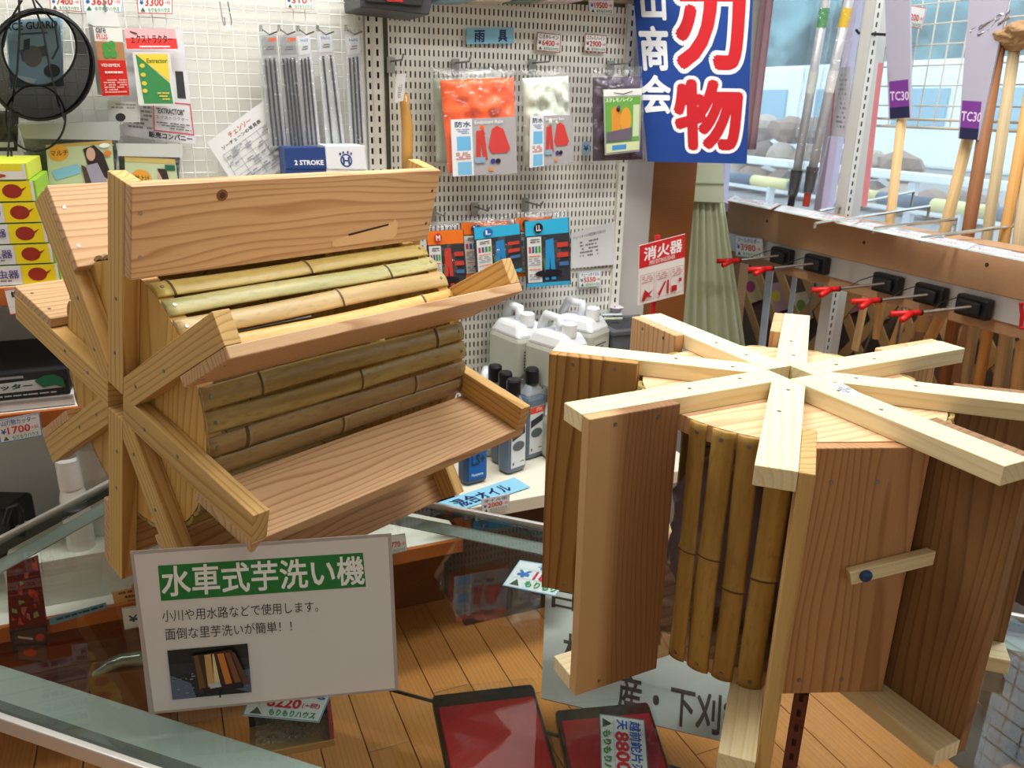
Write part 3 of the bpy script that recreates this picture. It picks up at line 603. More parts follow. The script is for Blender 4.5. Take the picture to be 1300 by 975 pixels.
# opened box with tool under the 8220 tag
o = empty('tool_box', tuple(Z(ZS)(370, 930)), label='open dark and red cardboard box with plastic wrapped tool below the 8220 yen tag', cat='box')
a = np.array(Z(ZS)(325, 945)); b2 = np.array(Z(ZS)(430, 925)); dr = b2-a; ang = math.atan2(dr[1], dr[0]); ln_ = float(np.linalg.norm(dr)); o.rotation_euler = (0, 0, ang)
link('box_wall', box(-ln_/2, ln_/2, .028, .031, 0, .045), mat('#2c2b2a', .5), parent=o)
link('box_wall', box(-ln_/2, ln_/2, -.05, -.047, 0, .012), mat('#b48c50', .6), parent=o)
link('box_floor', box(-ln_/2, ln_/2, -.047, .028, 0, .003), mat('#8a7040', .6), parent=o)
link('box_wall', box(ln_/2-.006, ln_/2, -.047, .028, .003, .045), mat('#a03030', .5), parent=o)
bm = bmesh.new(); bmesh.ops.create_grid(bm, x_segments=30, y_segments=10, size=.5)
for v in bm.verts: v.co = Vector((v.co.x*ln_*.85, v.co.y*.06-.01, .016+.012*abs(mnoise.noise(v.co*14))))
link('wrapped_tool', bmnew(bm), FILM, parent=o)
# rope in a bag on the lower floor left of the sign
bm = bmesh.new(); pts = [np.array(Z(-.32)(x, y)) for x, y in ((118, 858), (135, 846), (155, 838), (175, 836), (200, 834))]; c0 = pts[2]
tube(bm, [p-c0 for p in pts], [.006, .012, .014, .015, .015], 10)
for v in bm.verts: v.co *= 1+.05*mnoise.noise(v.co*90)
tag(link('wrapped_cable', bmnew(bm), mat('#8f9692', .2, .5, coat=.5), loc=tuple(c0), smooth=True), 'silvery plastic wrapped cable seen through the glass left of the white sign', 'cable')
tag(link('cable_stand', box(-.06, .08, -.02, .02, -.245, -.013), mat('#7a4a26', .6), mw=Matrix.Translation(V(c0)) @ Matrix.Rotation(.2, 4, 'Z')), 'dark wooden block carrying the wrapped cable', 'wood block')
# board sign under the upright wheel
c = Card('tool_sign_board', Z(ZS+.003), [(693, 742), (962, 795), (952, 949), (687, 886)], '#b9bab6', .002, 'grey white board lettered with farm tool names under the upright wheel', 'sign')
c.text('日', .035, .03, .15, .22, '#3b3026', .025).text('林', .10, .44, .23, .72, '#3b3026', .02).text('産・下刈鎌', .38, .68, .99, .97, '#3b3026', .025)

# ================================================================ white laminated sign
bl, br = Z(0)(188, 908), Z(0)(504, 878)
def lean():
    best = None
    for tl in np.arange(0, 60, .5):
        n = np.cross(br-bl, ZU); n /= np.linalg.norm(n); n = -n if n@(EYEP-bl) < 0 else n
        upv = ZU*math.cos(tl*D)-n*math.sin(tl*D); nn = np.cross(br-bl, upv); nn /= np.linalg.norm(nn)
        P = onplane(330, 689, bl, nn); h = (P-bl)@upv
        if best is None or abs(h-.213) < best[0]: best = (abs(h-.213), nn, tl)
    return best
_, SN, TL = lean()
SP = PL(bl+ZU*.001, SN)
c = Card('laminated_sign', SP, [(165, 700), (497, 677), (506, 876), (189, 907)], '#b0a7a2', .0012, 'white laminated sign with green heading leaning on the left wheel', 'sign', rough=.25)
c.poly([(.012, .02), (.985, .02), (.985, .985), (.022, .985)], '#d8d6d4')
def suv(x, y, q=((165, 700), (497, 677), (506, 876), (189, 907))):
    u = v = .5
    for _ in range(12):
        a = [q[0][i]*(1-u)+q[1][i]*u for i in (0, 1)]; b_ = [q[3][i]*(1-u)+q[2][i]*u for i in (0, 1)]; X = [a[i]*(1-v)+b_[i]*v for i in (0, 1)]
        du = [(q[1][i]-q[0][i])*(1-v)+(q[2][i]-q[3][i])*v for i in (0, 1)]; dv = [b_[i]-a[i] for i in (0, 1)]
        ex, ey = x-X[0], y-X[1]; dt = du[0]*dv[1]-du[1]*dv[0]; u += (ex*dv[1]-ey*dv[0])/dt; v += (du[0]*ey-du[1]*ex)/dt
    return u, v
c.poly([suv(199, 717.5), suv(459, 701), suv(463, 743.5), suv(203, 761.5)], '#1e7a35')
sq = lambda *p: [suv(*x) for x in p]
c.textq('水車式芋洗い機', sq((203, 719), (459, 705), (461, 740), (205, 756)), '#eef2ee', .024)
c.textq('小川や用水路などで使用します。', sq((204, 773), (400, 761), (401, 775), (205, 788)), '#3a3a3c', .008)
c.textq('面倒な里芋洗いが簡単！！', sq((208, 796), (366, 786), (367, 800), (209, 811)), '#3a3a3c', .008)
ph = [suv(211, 824), suv(311, 818.5), suv(316, 878), suv(217.5, 885)]
a_, b_ = ph[0], ph[2]; pu0, pv0, pu1, pv1 = a_[0], a_[1], b_[0], b_[1]
def PR(x0, y0, x1, y1, h): c.rect(pu0+(pu1-pu0)*x0, pv0+(pv1-pv0)*y0, pu0+(pu1-pu0)*x1, pv0+(pv1-pv0)*y1, h)
def PP(pts, h): c.poly([(pu0+(pu1-pu0)*x, pv0+(pv1-pv0)*y) for x, y in pts], h)
PR(0, 0, 1, 1, '#2c2f33'); PR(0, 0, 1, .28, '#1f211f'); PP([(0, .5), (.25, .7), (.3, 1), (0, 1)], '#5a6880'); PP([(.85, .55), (1, .5), (1, 1), (.8, .9)], '#59667c')
for i in range(26):
    R = random.Random(i); x, y = R.choice([R.uniform(0, .28), R.uniform(.82, .97)]), R.uniform(.45, .95); PR(x, y, x+R.uniform(.01, .05), y+.02, R.choice(['#8b9ab4', '#3c4450', '#6b7890']))
PP([(.30, .12), (.80, .06), (.92, .82), (.36, .88)], '#3d2a1e')
for x0, x1, xb, h in ((.33, .38, .36, '#6a4a2a'), (.46, .54, .47, '#c8a060'), (.56, .58, .55, '#d8c890'), (.62, .70, .70, '#c87a2e'), (.72, .78, .82, '#7a4a28'), (.80, .84, .92, '#5a3a2a')):
    PP([(x0, .12), (x1, .11), (xb+.08, .78), (xb, .80)], h)
PP([(.40, .78), (.9, .72), (.92, .84), (.42, .9)], '#241c18'); PP([(.48, .70), (.62, .68), (.64, .78), (.50, .80)], '#b8bcc0'); PR(.6, .8, .62, 1, '#15181c')

# ================================================================ hanging goods on the mesh grid (left)
def hook(plane_d, x, y, length=.10, parent=None, label=None, group='metal display hooks', plate=True):
    b0 = np.array(W(.006)(x, y)); e = b0+EN*length; o = empty('display_hook', tuple(b0), label=label, cat='hook', group=group)
    link('hook_rod', tubes([[(0, 0, 0), tuple(EN*length*.9), tuple(EN*length+ZU*.012)]], .0022, 6), mat('#8d8f90', .3, .8), parent=o)
    if plate: link('hook_plate', box(-.010, .010, -.004, .0, -.026, .010, .001), mat('#b0b2ae', .35, .8), parent=o).rotation_euler = (0, 0, YAW)
    return o
def pouch(name, label, cat, group, plane, quad, col, bulge=.012, rough=.5, film=True, wrinkles=.004, seed=0, part='contents', m=None):
    q = [np.array(plane(*p)) for p in quad]; c = sum(q)/4; n = np.cross(q[1]-q[0], q[3]-q[0]); n /= np.linalg.norm(n); n = n if n@(EYEP-c) > 0 else -n
    o = empty(name, tuple(c), label=label, cat=cat, group=group)
    def sheet(u0, v0, u1, v1, bulge, wr, sd, back=.0):
        bm = bmesh.new(); NX, NY = 22, 26; g = []
        for j in range(NY+1):
            row = []
            for i in range(NX+1):
                a, b_ = i/NX, j/NY; u = u0+(u1-u0)*a; v = v0+(v1-v0)*b_
                P = (q[0]*(1-u)+q[1]*u)*(1-v)+(q[3]*(1-u)+q[2]*u)*v-c
                e = (max(math.sin(math.pi*a), 0)*max(math.sin(math.pi*b_), 0))**.35
                k = bulge*e+wr*e*(mnoise.noise(Vector((a*5+sd, b_*7, sd)))+.7*mnoise.noise(Vector((a*14+sd, b_*9, sd*2))))
                row.append((P, k))
            g.append(row)
        F = [[bm.verts.new(V(P+n*k)) for P, k in r] for r in g]; B = [[bm.verts.new(V(P-n*(.002+k*back))) for P, k in r] for r in g]
        for j in range(NY):
            for i in range(NX):
                bm.faces.new((F[j][i], F[j][i+1], F[j+1][i+1], F[j+1][i])); bm.faces.new((B[j][i], B[j+1][i], B[j+1][i+1], B[j][i+1]))
        for i in range(NX):
            bm.faces.new((F[0][i], B[0][i], B[0][i+1], F[0][i+1])); bm.faces.new((F[NY][i], F[NY][i+1], B[NY][i+1], B[NY][i]))
        for j in range(NY):
            bm.faces.new((F[j][0], F[j+1][0], B[j+1][0], B[j][0])); bm.faces.new((F[j][NX], B[j][NX], B[j+1][NX], F[j+1][NX]))
        return bmnew(bm)
    o2 = link(part, sheet(.04 if film else 0, .10 if film else 0, .96 if film else 1, .97 if film else 1, bulge, wrinkles, seed), m or mat(col, rough, coat=.2), parent=o, smooth=True)
    if film: link('clear_bag', sheet(0, 0, 1, 1, bulge+.007, .003, seed+3), FILM, parent=o, smooth=True)
    o['n'] = 0; del o['n']; o.location = V(c); return o, c, n
# price tags along the top
for q, t_, p_, lb, bc in [([(62, -12), (101, -12), (104, 15), (64, 13)], '', '7400', 'red bordered price tag cut by the picture top above the net hat', '#c8323c'),
        ([(104, -14), (157, -14), (155, 16), (106, 15)], 'ファン', '3650', 'pale blue price tag 3650 yen at the top above the red white packets', '#7fb0dc'),
        ([(173, -14), (219, -14), (219, 18), (175, 17)], '', '3300', 'red bordered price tag at the top above the yellow green pack', '#c8323c'),
        ([(361, -12), (399, -12), (399, 12), (363, 11)], '丸ヤスリ', '310', 'small white price tag 310 yen above the file packs', '#c8a0a0')]:
    price_tag(W(.045), q, t_, p_, lb, bc)
# net hat
o = empty('net_hat', tuple(W(.12)(50, 95)), label='round black insect net hat hanging at the top left corner', cat='net hat')
c0 = np.array(o.location)
def ringpts(cx, cy, rx, ry, d_, n=40, a0=0, a1=360): return [tuple(np.array(W(d_)(cx+rx*math.cos(a*D), cy+ry*math.sin(a*D)))-c0) for a in np.linspace(a0, a1, n)]
for cx, cy, rx, ry, d_, r in ((50, 82, 66, 70, .10, .0035), (52, 84, 67, 68, .15, .003), (50, 60, 47, 48, .15, .002), (45, 150, 38, 42, .13, .002)):
    link('hoop', tubes([ringpts(cx, cy, rx, ry, d_)], r, 6), mat('#141416', .5), parent=o)
bm = bmesh.new(); prev = None
for (cx, cy, rx, ry, d_) in ((50, 60, 47, 48, .15), (51, 74, 58, 60, .165), (52, 84, 67, 68, .15), (50, 82, 66, 70, .10)):
    r_ = [bm.verts.new(v) for v in ringpts(cx, cy, rx, ry, d_, 41)[:-1]]
    if prev:
        for i in range(40): bm.faces.new((prev[i], prev[(i+1) % 40], r_[(i+1) % 40], r_[i]))
    prev = r_
link('netting', bmnew(bm), NETTING, parent=o)
def wcurve(pts, d_, r=.002): return tubes([[tuple(np.array(W(d_)(x, y))-c0) for x, y in pts]], r, 5)
for pts in ([(24, -5), (25, 40), (22, 90), (14, 140), (10, 200), (11, 235)], [(40, -5), (55, 40), (64, 90), (74, 130), (83, 155)], [(28, 0), (10, 30), (4, 60)], [(14, 190), (16, 215), (26, 235)], [(45, 0), (70, 30), (74, 60), (66, 75)]):
    link('string', wcurve(pts, .158), mat('#161618', .6), parent=o)
cd, cc, cn = pouch('net_hat_package', 'blue printed packet with a face photo seen through the black net hat', 'packet', None, W(.07), [(2, 18), (82, 12), (84, 112), (10, 114)], '#7fa3b8', .006, film=True)
k = Card('printed_card', W(.086), [(8, 26), (76, 22), (80, 108), (14, 110)], '#86aabc', .001, parent=cd)
k.text('FACE GUARD', -.1, .04, .95, .15, '#20262c', .03).rect(.25, .20, .75, .225, '#3c4c58').poly([(.2, .45), (.7, .40), (.75, .55), (.25, .62)], '#4c5d66').ell(.45, .55, .18, .16, '#6b6f6a').poly([(.30, .3), (.42, .28), (.4, .44), (.28, .46)], '#39464e').ell(.8, .78, .16, .1, '#3a3f44').poly([(0, .8), (.5, .9), (.4, 1), (0, 1)], '#b7cdd6')
# red and white packets
for i in range(3):
    x = 118-i*3; k = Card('repellent_packet', W(.115-.012*i), [(x, 33-i), (x+36, 35-i), (x+47, 121-i), (x+12, 122-i)], '#e9ebe8' if i == 0 else '#c9ccca', .010, ['red and white hanging packet with green clover, front of three', 'white edged packet hanging second behind the clover packet', 'white edged packet hanging rearmost behind the clover packet'][i], 'packet', 'clover packets on one hook')
    if i == 0:
        k.rect(0, .21, 1, .48, '#b08058').rect(0, .48, 1, 1, '#cf2820')
        for (a, b2_) in ((.35, .29), (.58, .26), (.36, .39), (.60, .38)): k.ell(a, b2_, .13, .065, '#4a9a4a')
        k.text('care', .08, .02, .42, .09, '#3a3a3a', .02).text('PLUS', .08, .11, .46, .18, '#d0302a', .02).text('VENIMEX', .1, .53, .78, .575, '#f4e8e4', .02).blocks(.15, .64, .85, .70, '#f0d8d4', 1, .8).blocks(.12, .76, .95, .97, '#f0b8b0', 6, .8)
    k2 = Card('header_tab', W(.116-.012*i), [(x-3, 16-i), (x+30, 16-i), (x+35, 34-i), (x, 33-i)], '#e6e8e8', .001, 'white header tab of %s clover packet' % ['the front', 'the second', 'the rear'][i], 'packet header', 'packet header tabs')
hook(0, 136, 18, .12, label='thin hook holding the clover packets', plate=False)
# instruction sheet, pink header pack
k = Card('instruction_sheet', W(.05), [(160, 37), (231, 37), (249, 183), (156, 172)], '#dcdce0', .0008, 'white extractor instruction sheet with red framed box behind the pink pack', 'sheet')
k.rect(.80, .36, .93, .60, '#3a3a3c').blocks(.02, .70, .40, .93, '#8a8a90', 6).text('販売コンパニー', .35, .93, .95, .985, '#2a2a2c', .03)
for r_ in ((.42, .64, .99, .65), (.42, .91, .99, .92), (.42, .64, .435, .92), (.975, .64, .99, .92)): k.rect(*r_, '#d8405a')
k.text('"EXTRACTOR"', .47, .70, .88, .75, '#222', .03).text('エクストラクター', .46, .77, .93, .80, '#333', .01).blocks(.46, .83, .95, .90, '#777', 3)
k = Card('extractor_pack', W(.075), [(158, 36), (222, 37), (226, 62), (161, 62)], '#eeb4ba', .002, 'pink and red headed blister pack with yellow and green card', 'packet')
k.rect(0, .48, 1, 1, '#e2403c').text('ェクストラクター', .10, .30, .92, .72, '#3a2a2c', .02).poly([(.1, .12), (.24, .22), (.22, .3), (.1, .2)], '#444').rect(.25, .85, .85, .92, '#f2dede')
k = Card('extractor_blister', W(.10), [(168, 66), (216, 66), (222, 134), (176, 134)], '#d8dcd8', .02, 'clear blister box with yellow and green card hanging below the pink header', 'packet', rough=.2)
k.poly([(.08, .04), (.92, .04), (.92, .55)], '#e8cf4a').poly([(.08, .04), (.92, .58), (.96, .96), (.16, .96)], '#3f8a55').text('Extractor', .35, .12, .9, .2, '#3f6a30', .02)
for v_ in (.25, .42, .58, .72): k.ell(.22, v_, .07, .04, '#d8c84a')
k.blocks(.55, .75, .88, .92, '#e0d060', 3)
k = Card('buckle_packet', W(.085), [(136, 128), (178, 130), (178, 155), (138, 156)], '#d2d6d6', .003, 'small clear packet with a dark buckle under the clover packet', 'packet', rough=.15); k.ell(.38, .75, .16, .2, '#3c3c40').blocks(.1, .1, .9, .4, '#9a9aa0', 2)
# bags with photographs
def bag(quad, cardq, d_, label, seed):
    o, cc, nn = pouch('goods_bag', label, 'plastic bag', 'printed clear bags', W(d_), quad, '#3a4440', .010, film=True, seed=seed, wrinkles=.008)
    k = Card('printed_card', W(d_+.022), cardq, '#b9c4a0', .0012, parent=o); return o, k
o, k = bag([(18, 158), (156, 154), (150, 250), (45, 252)], [(58, 184), (142, 178), (148, 250), (64, 250)], .09, 'clear bag with a card showing a long haired person in a grey top', 1)
k.rect(0, 0, 1, .06, '#b89a58').ell(.18, .17, .15, .15, '#dd9a38').text('マルチ', .06, .12, .32, .22, '#4a3a1a', .02).poly([(.05, .5), (.45, .38), (.5, .55), (.1, .68)], '#7fb4d2').ell(.25, .86, .22, .11, '#e0b828').text('1日使える7', .12, .82, .40, .90, '#5a4410', .01)
k.poly([(.55, .12), (.72, .06), (.85, .22), (.97, .7), (.75, .6), (.6, .4)], '#33282a').ell(.66, .22, .07, .12, '#c9a08e').poly([(.58, .42), (.75, .38), (.95, .95), (.5, .95)], '#9a92a8').poly([(.5, .4), (.57, .45), (.66, .85), (.55, .8)], '#4a3c38').ell(.88, .08, .08, .04, '#e6e8e4').ell(.92, .22, .06, .05, '#d07a3a')
Card('bag_header', W(.112), [(22, 158), (152, 154), (152, 178), (30, 176)], '#a9adae', .001, 'white header strip of the bag with the long haired person', 'packet header', 'packet header tabs', rough=.2)
o, k = bag([(146, 182), (232, 183), (230, 240), (150, 240)], [(158, 198), (222, 202), (228, 245), (160, 245)], .08, 'clear bag with a pale green card behind the left wheel top', 2)
k.rect(0, 0, 1, .15, '#c0a868').ell(.3, .6, .2, .25, '#e09a3a').text('蚊よけ', .18, .5, .45, .72, '#3a6a3a', .03).ell(.72, .55, .1, .2, '#caa090').poly([(.62, .3), (.8, .3), (.86, .9), (.78, .9)], '#3a3030').rect(.78, .18, .98, .34, '#27604a')
Card('bag_header', W(.104), [(147, 182), (232, 183), (232, 200), (150, 198)], '#c2c5c4', .001, 'white header strip of the bag with the pale green card', 'packet header', 'packet header tabs', rough=.2)
o, _, _ = pouch('dark_pouch', 'dark clear wrapped pouch hanging left under the net hat', 'pouch', None, W(.075), [(-10, 140), (24, 142), (22, 192), (-12, 192)], '#2d2a26', .008, film=False)
Card('glove_header', W(.085), [(-12, 178), (20, 178), (22, 190), (-12, 190)], '#26282a', .002, 'dark hanging header with white slot under the net hat', 'packet header').rect(.3, .2, .9, .75, '#b8bcb8')
o, _, _ = pouch('blue_black_bag', 'shiny black bag hanging left of the printed bag', 'plastic bag', None, W(.08), [(28, 185), (56, 186), (60, 262), (36, 262)], '#20242c', .010, wrinkles=.01, film=True, seed=9)
# chart, empty hook, file packs, two stroke boxes
k = Card('chain_chart', W(.05), [(263, 181), (342, 122), (392, 190), (306, 250)], '#dfe0e2', .0008, 'white chain chart sheet hanging aslant left of the files', 'sheet')
k.text('チェンソー', .28, .07, .62, .15, '#c0393c', .02).text('ソーチェーンの早見表', .12, .18, .72, .24, '#3a3a40', .02)
for i in range(7): k.rect(.08, .30+i*.1, .95, .305+i*.1, '#7a7e86')
for i in range(6): k.rect(.08+i*.174, .30, .085+i*.174, .90, '#7a7e86')
k.blocks(.1, .31, .93, .9, '#9a9ea6', 12, .45)
o = empty('empty_wire_hook', tuple(W(.03)(287, 20)), label='empty wire hook clipped on the grid at the top', cat='hook'); c0 = np.array(o.location)
for pts in ([(279, 2), (283, 28), (285, 34), (293, 33), (294, 28), (289, 2)], [(285, 22), (286, 33)], [(282, 16), (293, 16)]): link('hook_wire', wcurve(pts, .045, .0015), mat('#c9cbcc', .25, .9), parent=o)
rods = [3, 4, 3, 2, 3]
for i, q in enumerate([[(330, 45), (351, 43), (364, 187), (342, 188)], [(353, 45), (376, 43), (389, 187), (365, 188)], [(377, 46), (393, 42), (407, 186), (386, 187)], [(402, 42), (421, 40), (438, 184), (414, 186)], [(438, 45), (457, 42), (464, 184), (445, 186)]]):
    pos = ['leftmost', 'second from left', 'middle', 'second from right', 'rightmost'][i]
    o = empty('file_pack', tuple(W(.06)(*q[0])), label='%s of the five long packs of round files' % pos, cat='file pack', group='long file packs')
    k = Card('backing_card', W(.06), q, '#b9bcc0' if i < 2 else '#d6d9de', .003, parent=o, rough=.25)
    k.rect(.08, .02, .92, .17, '#9fa2a4' if i < 2 else '#e6e9ee')
    if i < 2: k.rect(.5, .03, .95, .06, '#e0602a')
    else: k.text('Husq', .25, .03, .8, .07, '#5a8ac8', .02)
    k.blocks(.3, .10, .8, .14, '#5c6068', 2, .9)
    n = rods[i]
    for j in range(n):
        u = .12+.78*(j+.5)/n+(.08 if i == 3 else 0)*j; a = k.p(u-.05, .2, .004); b_ = k.p(u+.0, .98, .004)
        o3 = link('round_file', tubes([[tuple(a-np.array(o.location)), tuple(b_-np.array(o.location))]], .0024, 6), mat('#4d5560', .35, .7), parent=o)
    k2 = Card('clear_sleeve', W(.069), q, '#ffffff', .0004, parent=o, m=FILM)
    hx, hy = q[0][0]+6, 36
    oo = empty('double_hook', tuple(W(.02)(hx, hy)), label='silver hook above the %s file pack' % pos, cat='hook', group='file pack hooks'); c0 = np.array(oo.location)
    link('hook_wire', wcurve([(hx-6, hy+4), (hx-6, hy-4), (hx-4, hy-4), (hx-3, hy+4)], .035, .0015), mat('#c9cbcc', .25, .9), parent=oo)
    link('hook_rod', tubes([[tuple(np.array(W(.03)(hx-2, hy+2))-c0), tuple(np.array(W(.09)(hx+6, hy+8))-c0), tuple(np.array(W(.095)(hx+16, hy+4))-c0)]], .0017, 6), mat('#777a7c', .3, .8), parent=oo)
def shopbox(name, label, cat, group, s0, s1, d0, d1, z0, z1, h, rough=.5): 
    o = link(name, box(-(s1-s0)/2, (s1-s0)/2, -(d1-d0)/2, (d1-d0)/2, 0, z1-z0, .001), mat(h, rough), mw=MW @ Matrix.Translation(((s0+s1)/2, -(d0+d1)/2, z0))); tag(o, label, cat, group); return o
def sz(x, y, d_): P = np.array(W(d_)(x, y))-P1; return float(P@ES), float(P[2])
dB = .16
s0, zt = sz(361, 188, dB); s1, _ = sz(412, 187, dB); s2, zt2 = sz(463, 185, dB)
b1 = shopbox('oil_carton', 'dark blue carton lettered 2 stroke under the file packs', 'carton', 'two stroke oil cartons', s0, s1-.001, .07, dB, .396, zt, '#24407c')
b2 = shopbox('oil_carton', 'white carton with the dark crowned emblem under the file packs', 'carton', 'two stroke oil cartons', s1+.001, s2, .07, dB, .396, zt2, '#dde0e4')
k = Card('printed_front', W(dB+.0015), [(361, 188), (412, 187), (415, 214), (363, 214)], '#24407c', .001, parent=b1); k.text('2 STROKE', .22, .60, .93, .82, '#e8ecf2', .05)
k = Card('printed_front', W(dB+.0015), [(413, 187), (462, 185), (466, 215), (415, 214)], '#dde0e4', .001, parent=b2)
k.ell(.5, .62, .15, .30, '#24407c', 24).ell(.5, .62, .11, .23, '#dde0e4', 24).text('H', .42, .48, .58, .78, '#24407c', .06)
for x in (.36, .44, .56, .64): k.ell(x, .26 if x in (.44, .56) else .32, .025, .06, '#24407c')
# pegboard goods
k = Card('rain_gear_sign', W(.012), [(592, 36), (652, 35), (652, 55), (592, 56)], '#8ccbe8', .001, 'light blue handwritten sign above the rain suits', 'sign'); k.text('雨', .17, .15, .38, .88, '#1d2c5c', .03).text('具', .67, .15, .86, .88, '#1d2c5c', .03)
price_tag(W(.012), [(682, 41), (712, 44), (711, 67), (681, 64)], 'こさかレイン', '6400', 'red framed price tag 6400 yen above the pale green rain suit', '#c8323c', '#333')
price_tag(W(.012), [(743, 43), (770, 45), (770, 67), (742, 65)], 'エクレモノレイン', '2900', 'red framed price tag 2900 yen above the purple rain suit', '#c8323c', '#333')
price_tag(W(.03), [(747, -6), (779, -6), (779, 19), (748, 17)], 'ヤマノベルト', '19500', 'pale price tag 19500 yen at the top edge of the pegboard', '#cfd8e6')
price_tag(W(.012), [(735, 346), (763, 343), (763, 363), (735, 365)], 'チェーンオイル1L', '5550', 'pale blue price tag 5550 yen under the white paper sheet', '#a8d0e8')
k = Card('notice_sheet', W(.010), [(725, 296), (781, 281), (779, 336), (725, 341)], '#e3e4e4', .0008, 'white oil notice sheet taped to the pegboard', 'sheet'); k.text('チェーンオイルの配送期のお知らせ', .05, .12, .78, .20, '#4a4a50', .01).blocks(.2, .3, .62, .75, '#7a7c84', 5, .8)
k = Card('small_blue_tag', W(.012), [(739, 180), (749, 179), (749, 196), (739, 197)], '#b9d8ec', .0008, 'small blue tag on the pegboard beside the purple suit', 'price tag', 'shop price tags'); k.text('¥', .2, .3, .8, .7, '#2a6fc0', .03)
for (x, y, lb) in ((496, 78, 'hook holding the hatchet handle'), (578, 80, 'hook holding the orange rain suit'), (676, 80, 'hook holding the pale green rain suit'), (775, 82, 'hook holding the purple rain suit'), (548, 268, 'hook holding the orange topped gaiter pack'), (602, 262, 'hook holding the blue topped gaiter packs'), (667, 256, 'hook holding the rightmost gaiter packs')):
    hook(0, x, y, .11, label=lb)
o = empty('hatchet', tuple(W(.05)(510, 120)), label='varnished wooden hatchet handle hanging on the pegboard', cat='tool handle'); c0 = np.array(o.location)
link('handle', tubes([[tuple(np.array(W(.05)(x, y))-c0) for x, y in ((513, 119), (514, 135), (517, 160), (517, 190), (516, 216))]], [.011, .012, .014, .014, .012], 12), mat('#cc9a4e', .35, coat=.3), parent=o, smooth=True)
Card('tag_label', W(.068), [(503, 94), (516, 93), (512, 128), (501, 130)], '#e4e2e2', .0006, parent=o).blocks(.3, .4, .7, .9, '#8a8a8a', 6)
link('tag_string', wcurve([(514, 72), (512, 95)], .062, .0008), mat('#c8c4b8', .6), parent=o)
o = empty('black_tool_case', tuple(W(.15)(500, 8)), label='black plastic tool case on top of the pegboard', cat='tool case'); c0 = np.array(o.location)
def wq(pts, d0, d1, h, name, par, m=None):
    A = [np.array(W(d1)(*p))-c0 for p in pts]; B = [a-EN*(d1-d0) for a in A]; bm = bmesh.new(); a = [bm.verts.new(V(v)) for v in A]; b_ = [bm.verts.new(V(v)) for v in B]; n = len(a)
    bm.faces.new(a); bm.faces.new(b_[::-1])
    for i in range(n): bm.faces.new((a[i], b_[i], b_[(i+1) % n], a[(i+1) % n]))
    bmesh.ops.bevel(bm, geom=bm.edges[:], offset=.002, segments=1, affect='EDGES'); return link(name, bmnew(bm), m or mat(h, .45), parent=par)
wq([(456, -18), (552, -18), (545, 19), (458, 9)], .02, .18, '#38393d', 'case_body', o); wq([(464, -12), (540, -12), (536, 8), (464, 2)], .181, .186, '#26272b', 'case_lid', o); wq([(490, -5), (512, -4), (512, 3), (490, 1)], .187, .189, '#b0302a', 'red_inlay', o)
for i, (x0, x1, h) in enumerate(((560, 600, '#7aa4b8'), (606, 650, '#c9c2b0'), (656, 690, '#5f7f6a'), (696, 740, '#c8b8c0'))):
    o = empty('top_shelf_box', tuple(W(.12)(x0, -8)), label='%s of the four small boxes cut by the picture top above the pegboard' % ['leftmost', 'second', 'third', 'rightmost'][i], cat='box', group='boxes on top of the pegboard'); c0 = np.array(o.location)
    wq([(x0, -30), (x1, -30), (x1, 1), (x0, 1)], .03, .12, h, 'box_body', o)
tag(link('top_shelf', box(.0, .70, -.17, .02, 1.022, 1.034, .001), mat('#9c8a72', .5), mw=MW), 'narrow shelf along the top of the pegboard', 'shelf', 'wall shelves')
# rain suits
def suit(quad, col, cardq, d_, label, seed, kind):
    o, cc, nn = pouch('rain_suit_pack', label, 'rain suit', 'packed rain suits', W(d_), quad, col, .018, film=True, seed=seed, wrinkles=.020)
    k = Card('printed_card', W(d_+.030), cardq, '#a9a6a8', .001, parent=o, rough=.25)
    if kind == 1:
        k.rect(0, 0, .32, 1, '#dfe2e6').rect(.08, .30, .29, .55, '#6fb4dc').rect(.08, .75, .29, .98, '#7ab8dc').text('防水', .06, .04, .30, .14, '#2c4468', .02).blocks(.08, .17, .28, .27, '#7a98c0', 3).blocks(.06, .58, .28, .72, '#c86a5a', 4)
        k.poly([(.38, .22), (.50, .20), (.54, .72), (.47, .72), (.45, .4), (.43, .72), (.36, .72)], '#c8403a').poly([(.62, .2), (.70, .14), (.80, .2), (.90, .55), (.84, .62), (.60, .62), (.56, .5)], '#cc4440')
        k.text('Endosent Rain', .36, .04, .80, .10, '#e6e6e8', .02).ell(.62, .76, .04, .045, '#4a3a8a').ell(.70, .76, .04, .045, '#2a2a30').rect(.55, .88, .62, .93, '#e08a3a').rect(.34, .68, .5, .78, '#8aa8c0')
    else:
        k.rect(0, 0, 1, .1, '#e6e8e2').rect(.03, .12, .97, .82, '#6aa44a').poly([(.2, .3), (.3, .26), (.44, .3), (.44, .65), (.2, .65)], '#d89038').ell(.58, .48, .15, .20, '#dc9a3c').rect(.78, .25, .95, .75, '#c8d4b0').text('スクレモノレイン', .05, .13, .75, .19, '#f0f4e4', .03)
        k.poly([(.05, .65), (.75, .6), (.75, .8), (.05, .8)], '#6a5f6e').rect(.03, .83, .97, .97, '#cfd8a8').rect(.2, .86, .6, .94, '#4a90c8').poly([(.25, .045), (.5, .07), (.75, .035), (.75, .045), (.5, .085), (.25, .055)], '#222')
    return o
pouch('grey_rain_suit_pack', 'grey green rain suit pack hanging behind the orange one', 'rain suit', 'packed rain suits', W(.06), [(545, 86), (640, 84), (645, 218), (551, 210)], '#a9b3a2', .012, film=True, seed=12)
suit([(553, 88), (656, 84), (660, 221), (566, 224)], '#fa5e14', [(572, 152), (654, 148), (657, 220), (575, 224)], .09, 'bright orange rain suit pack hanging on the pegboard', 3, 1)
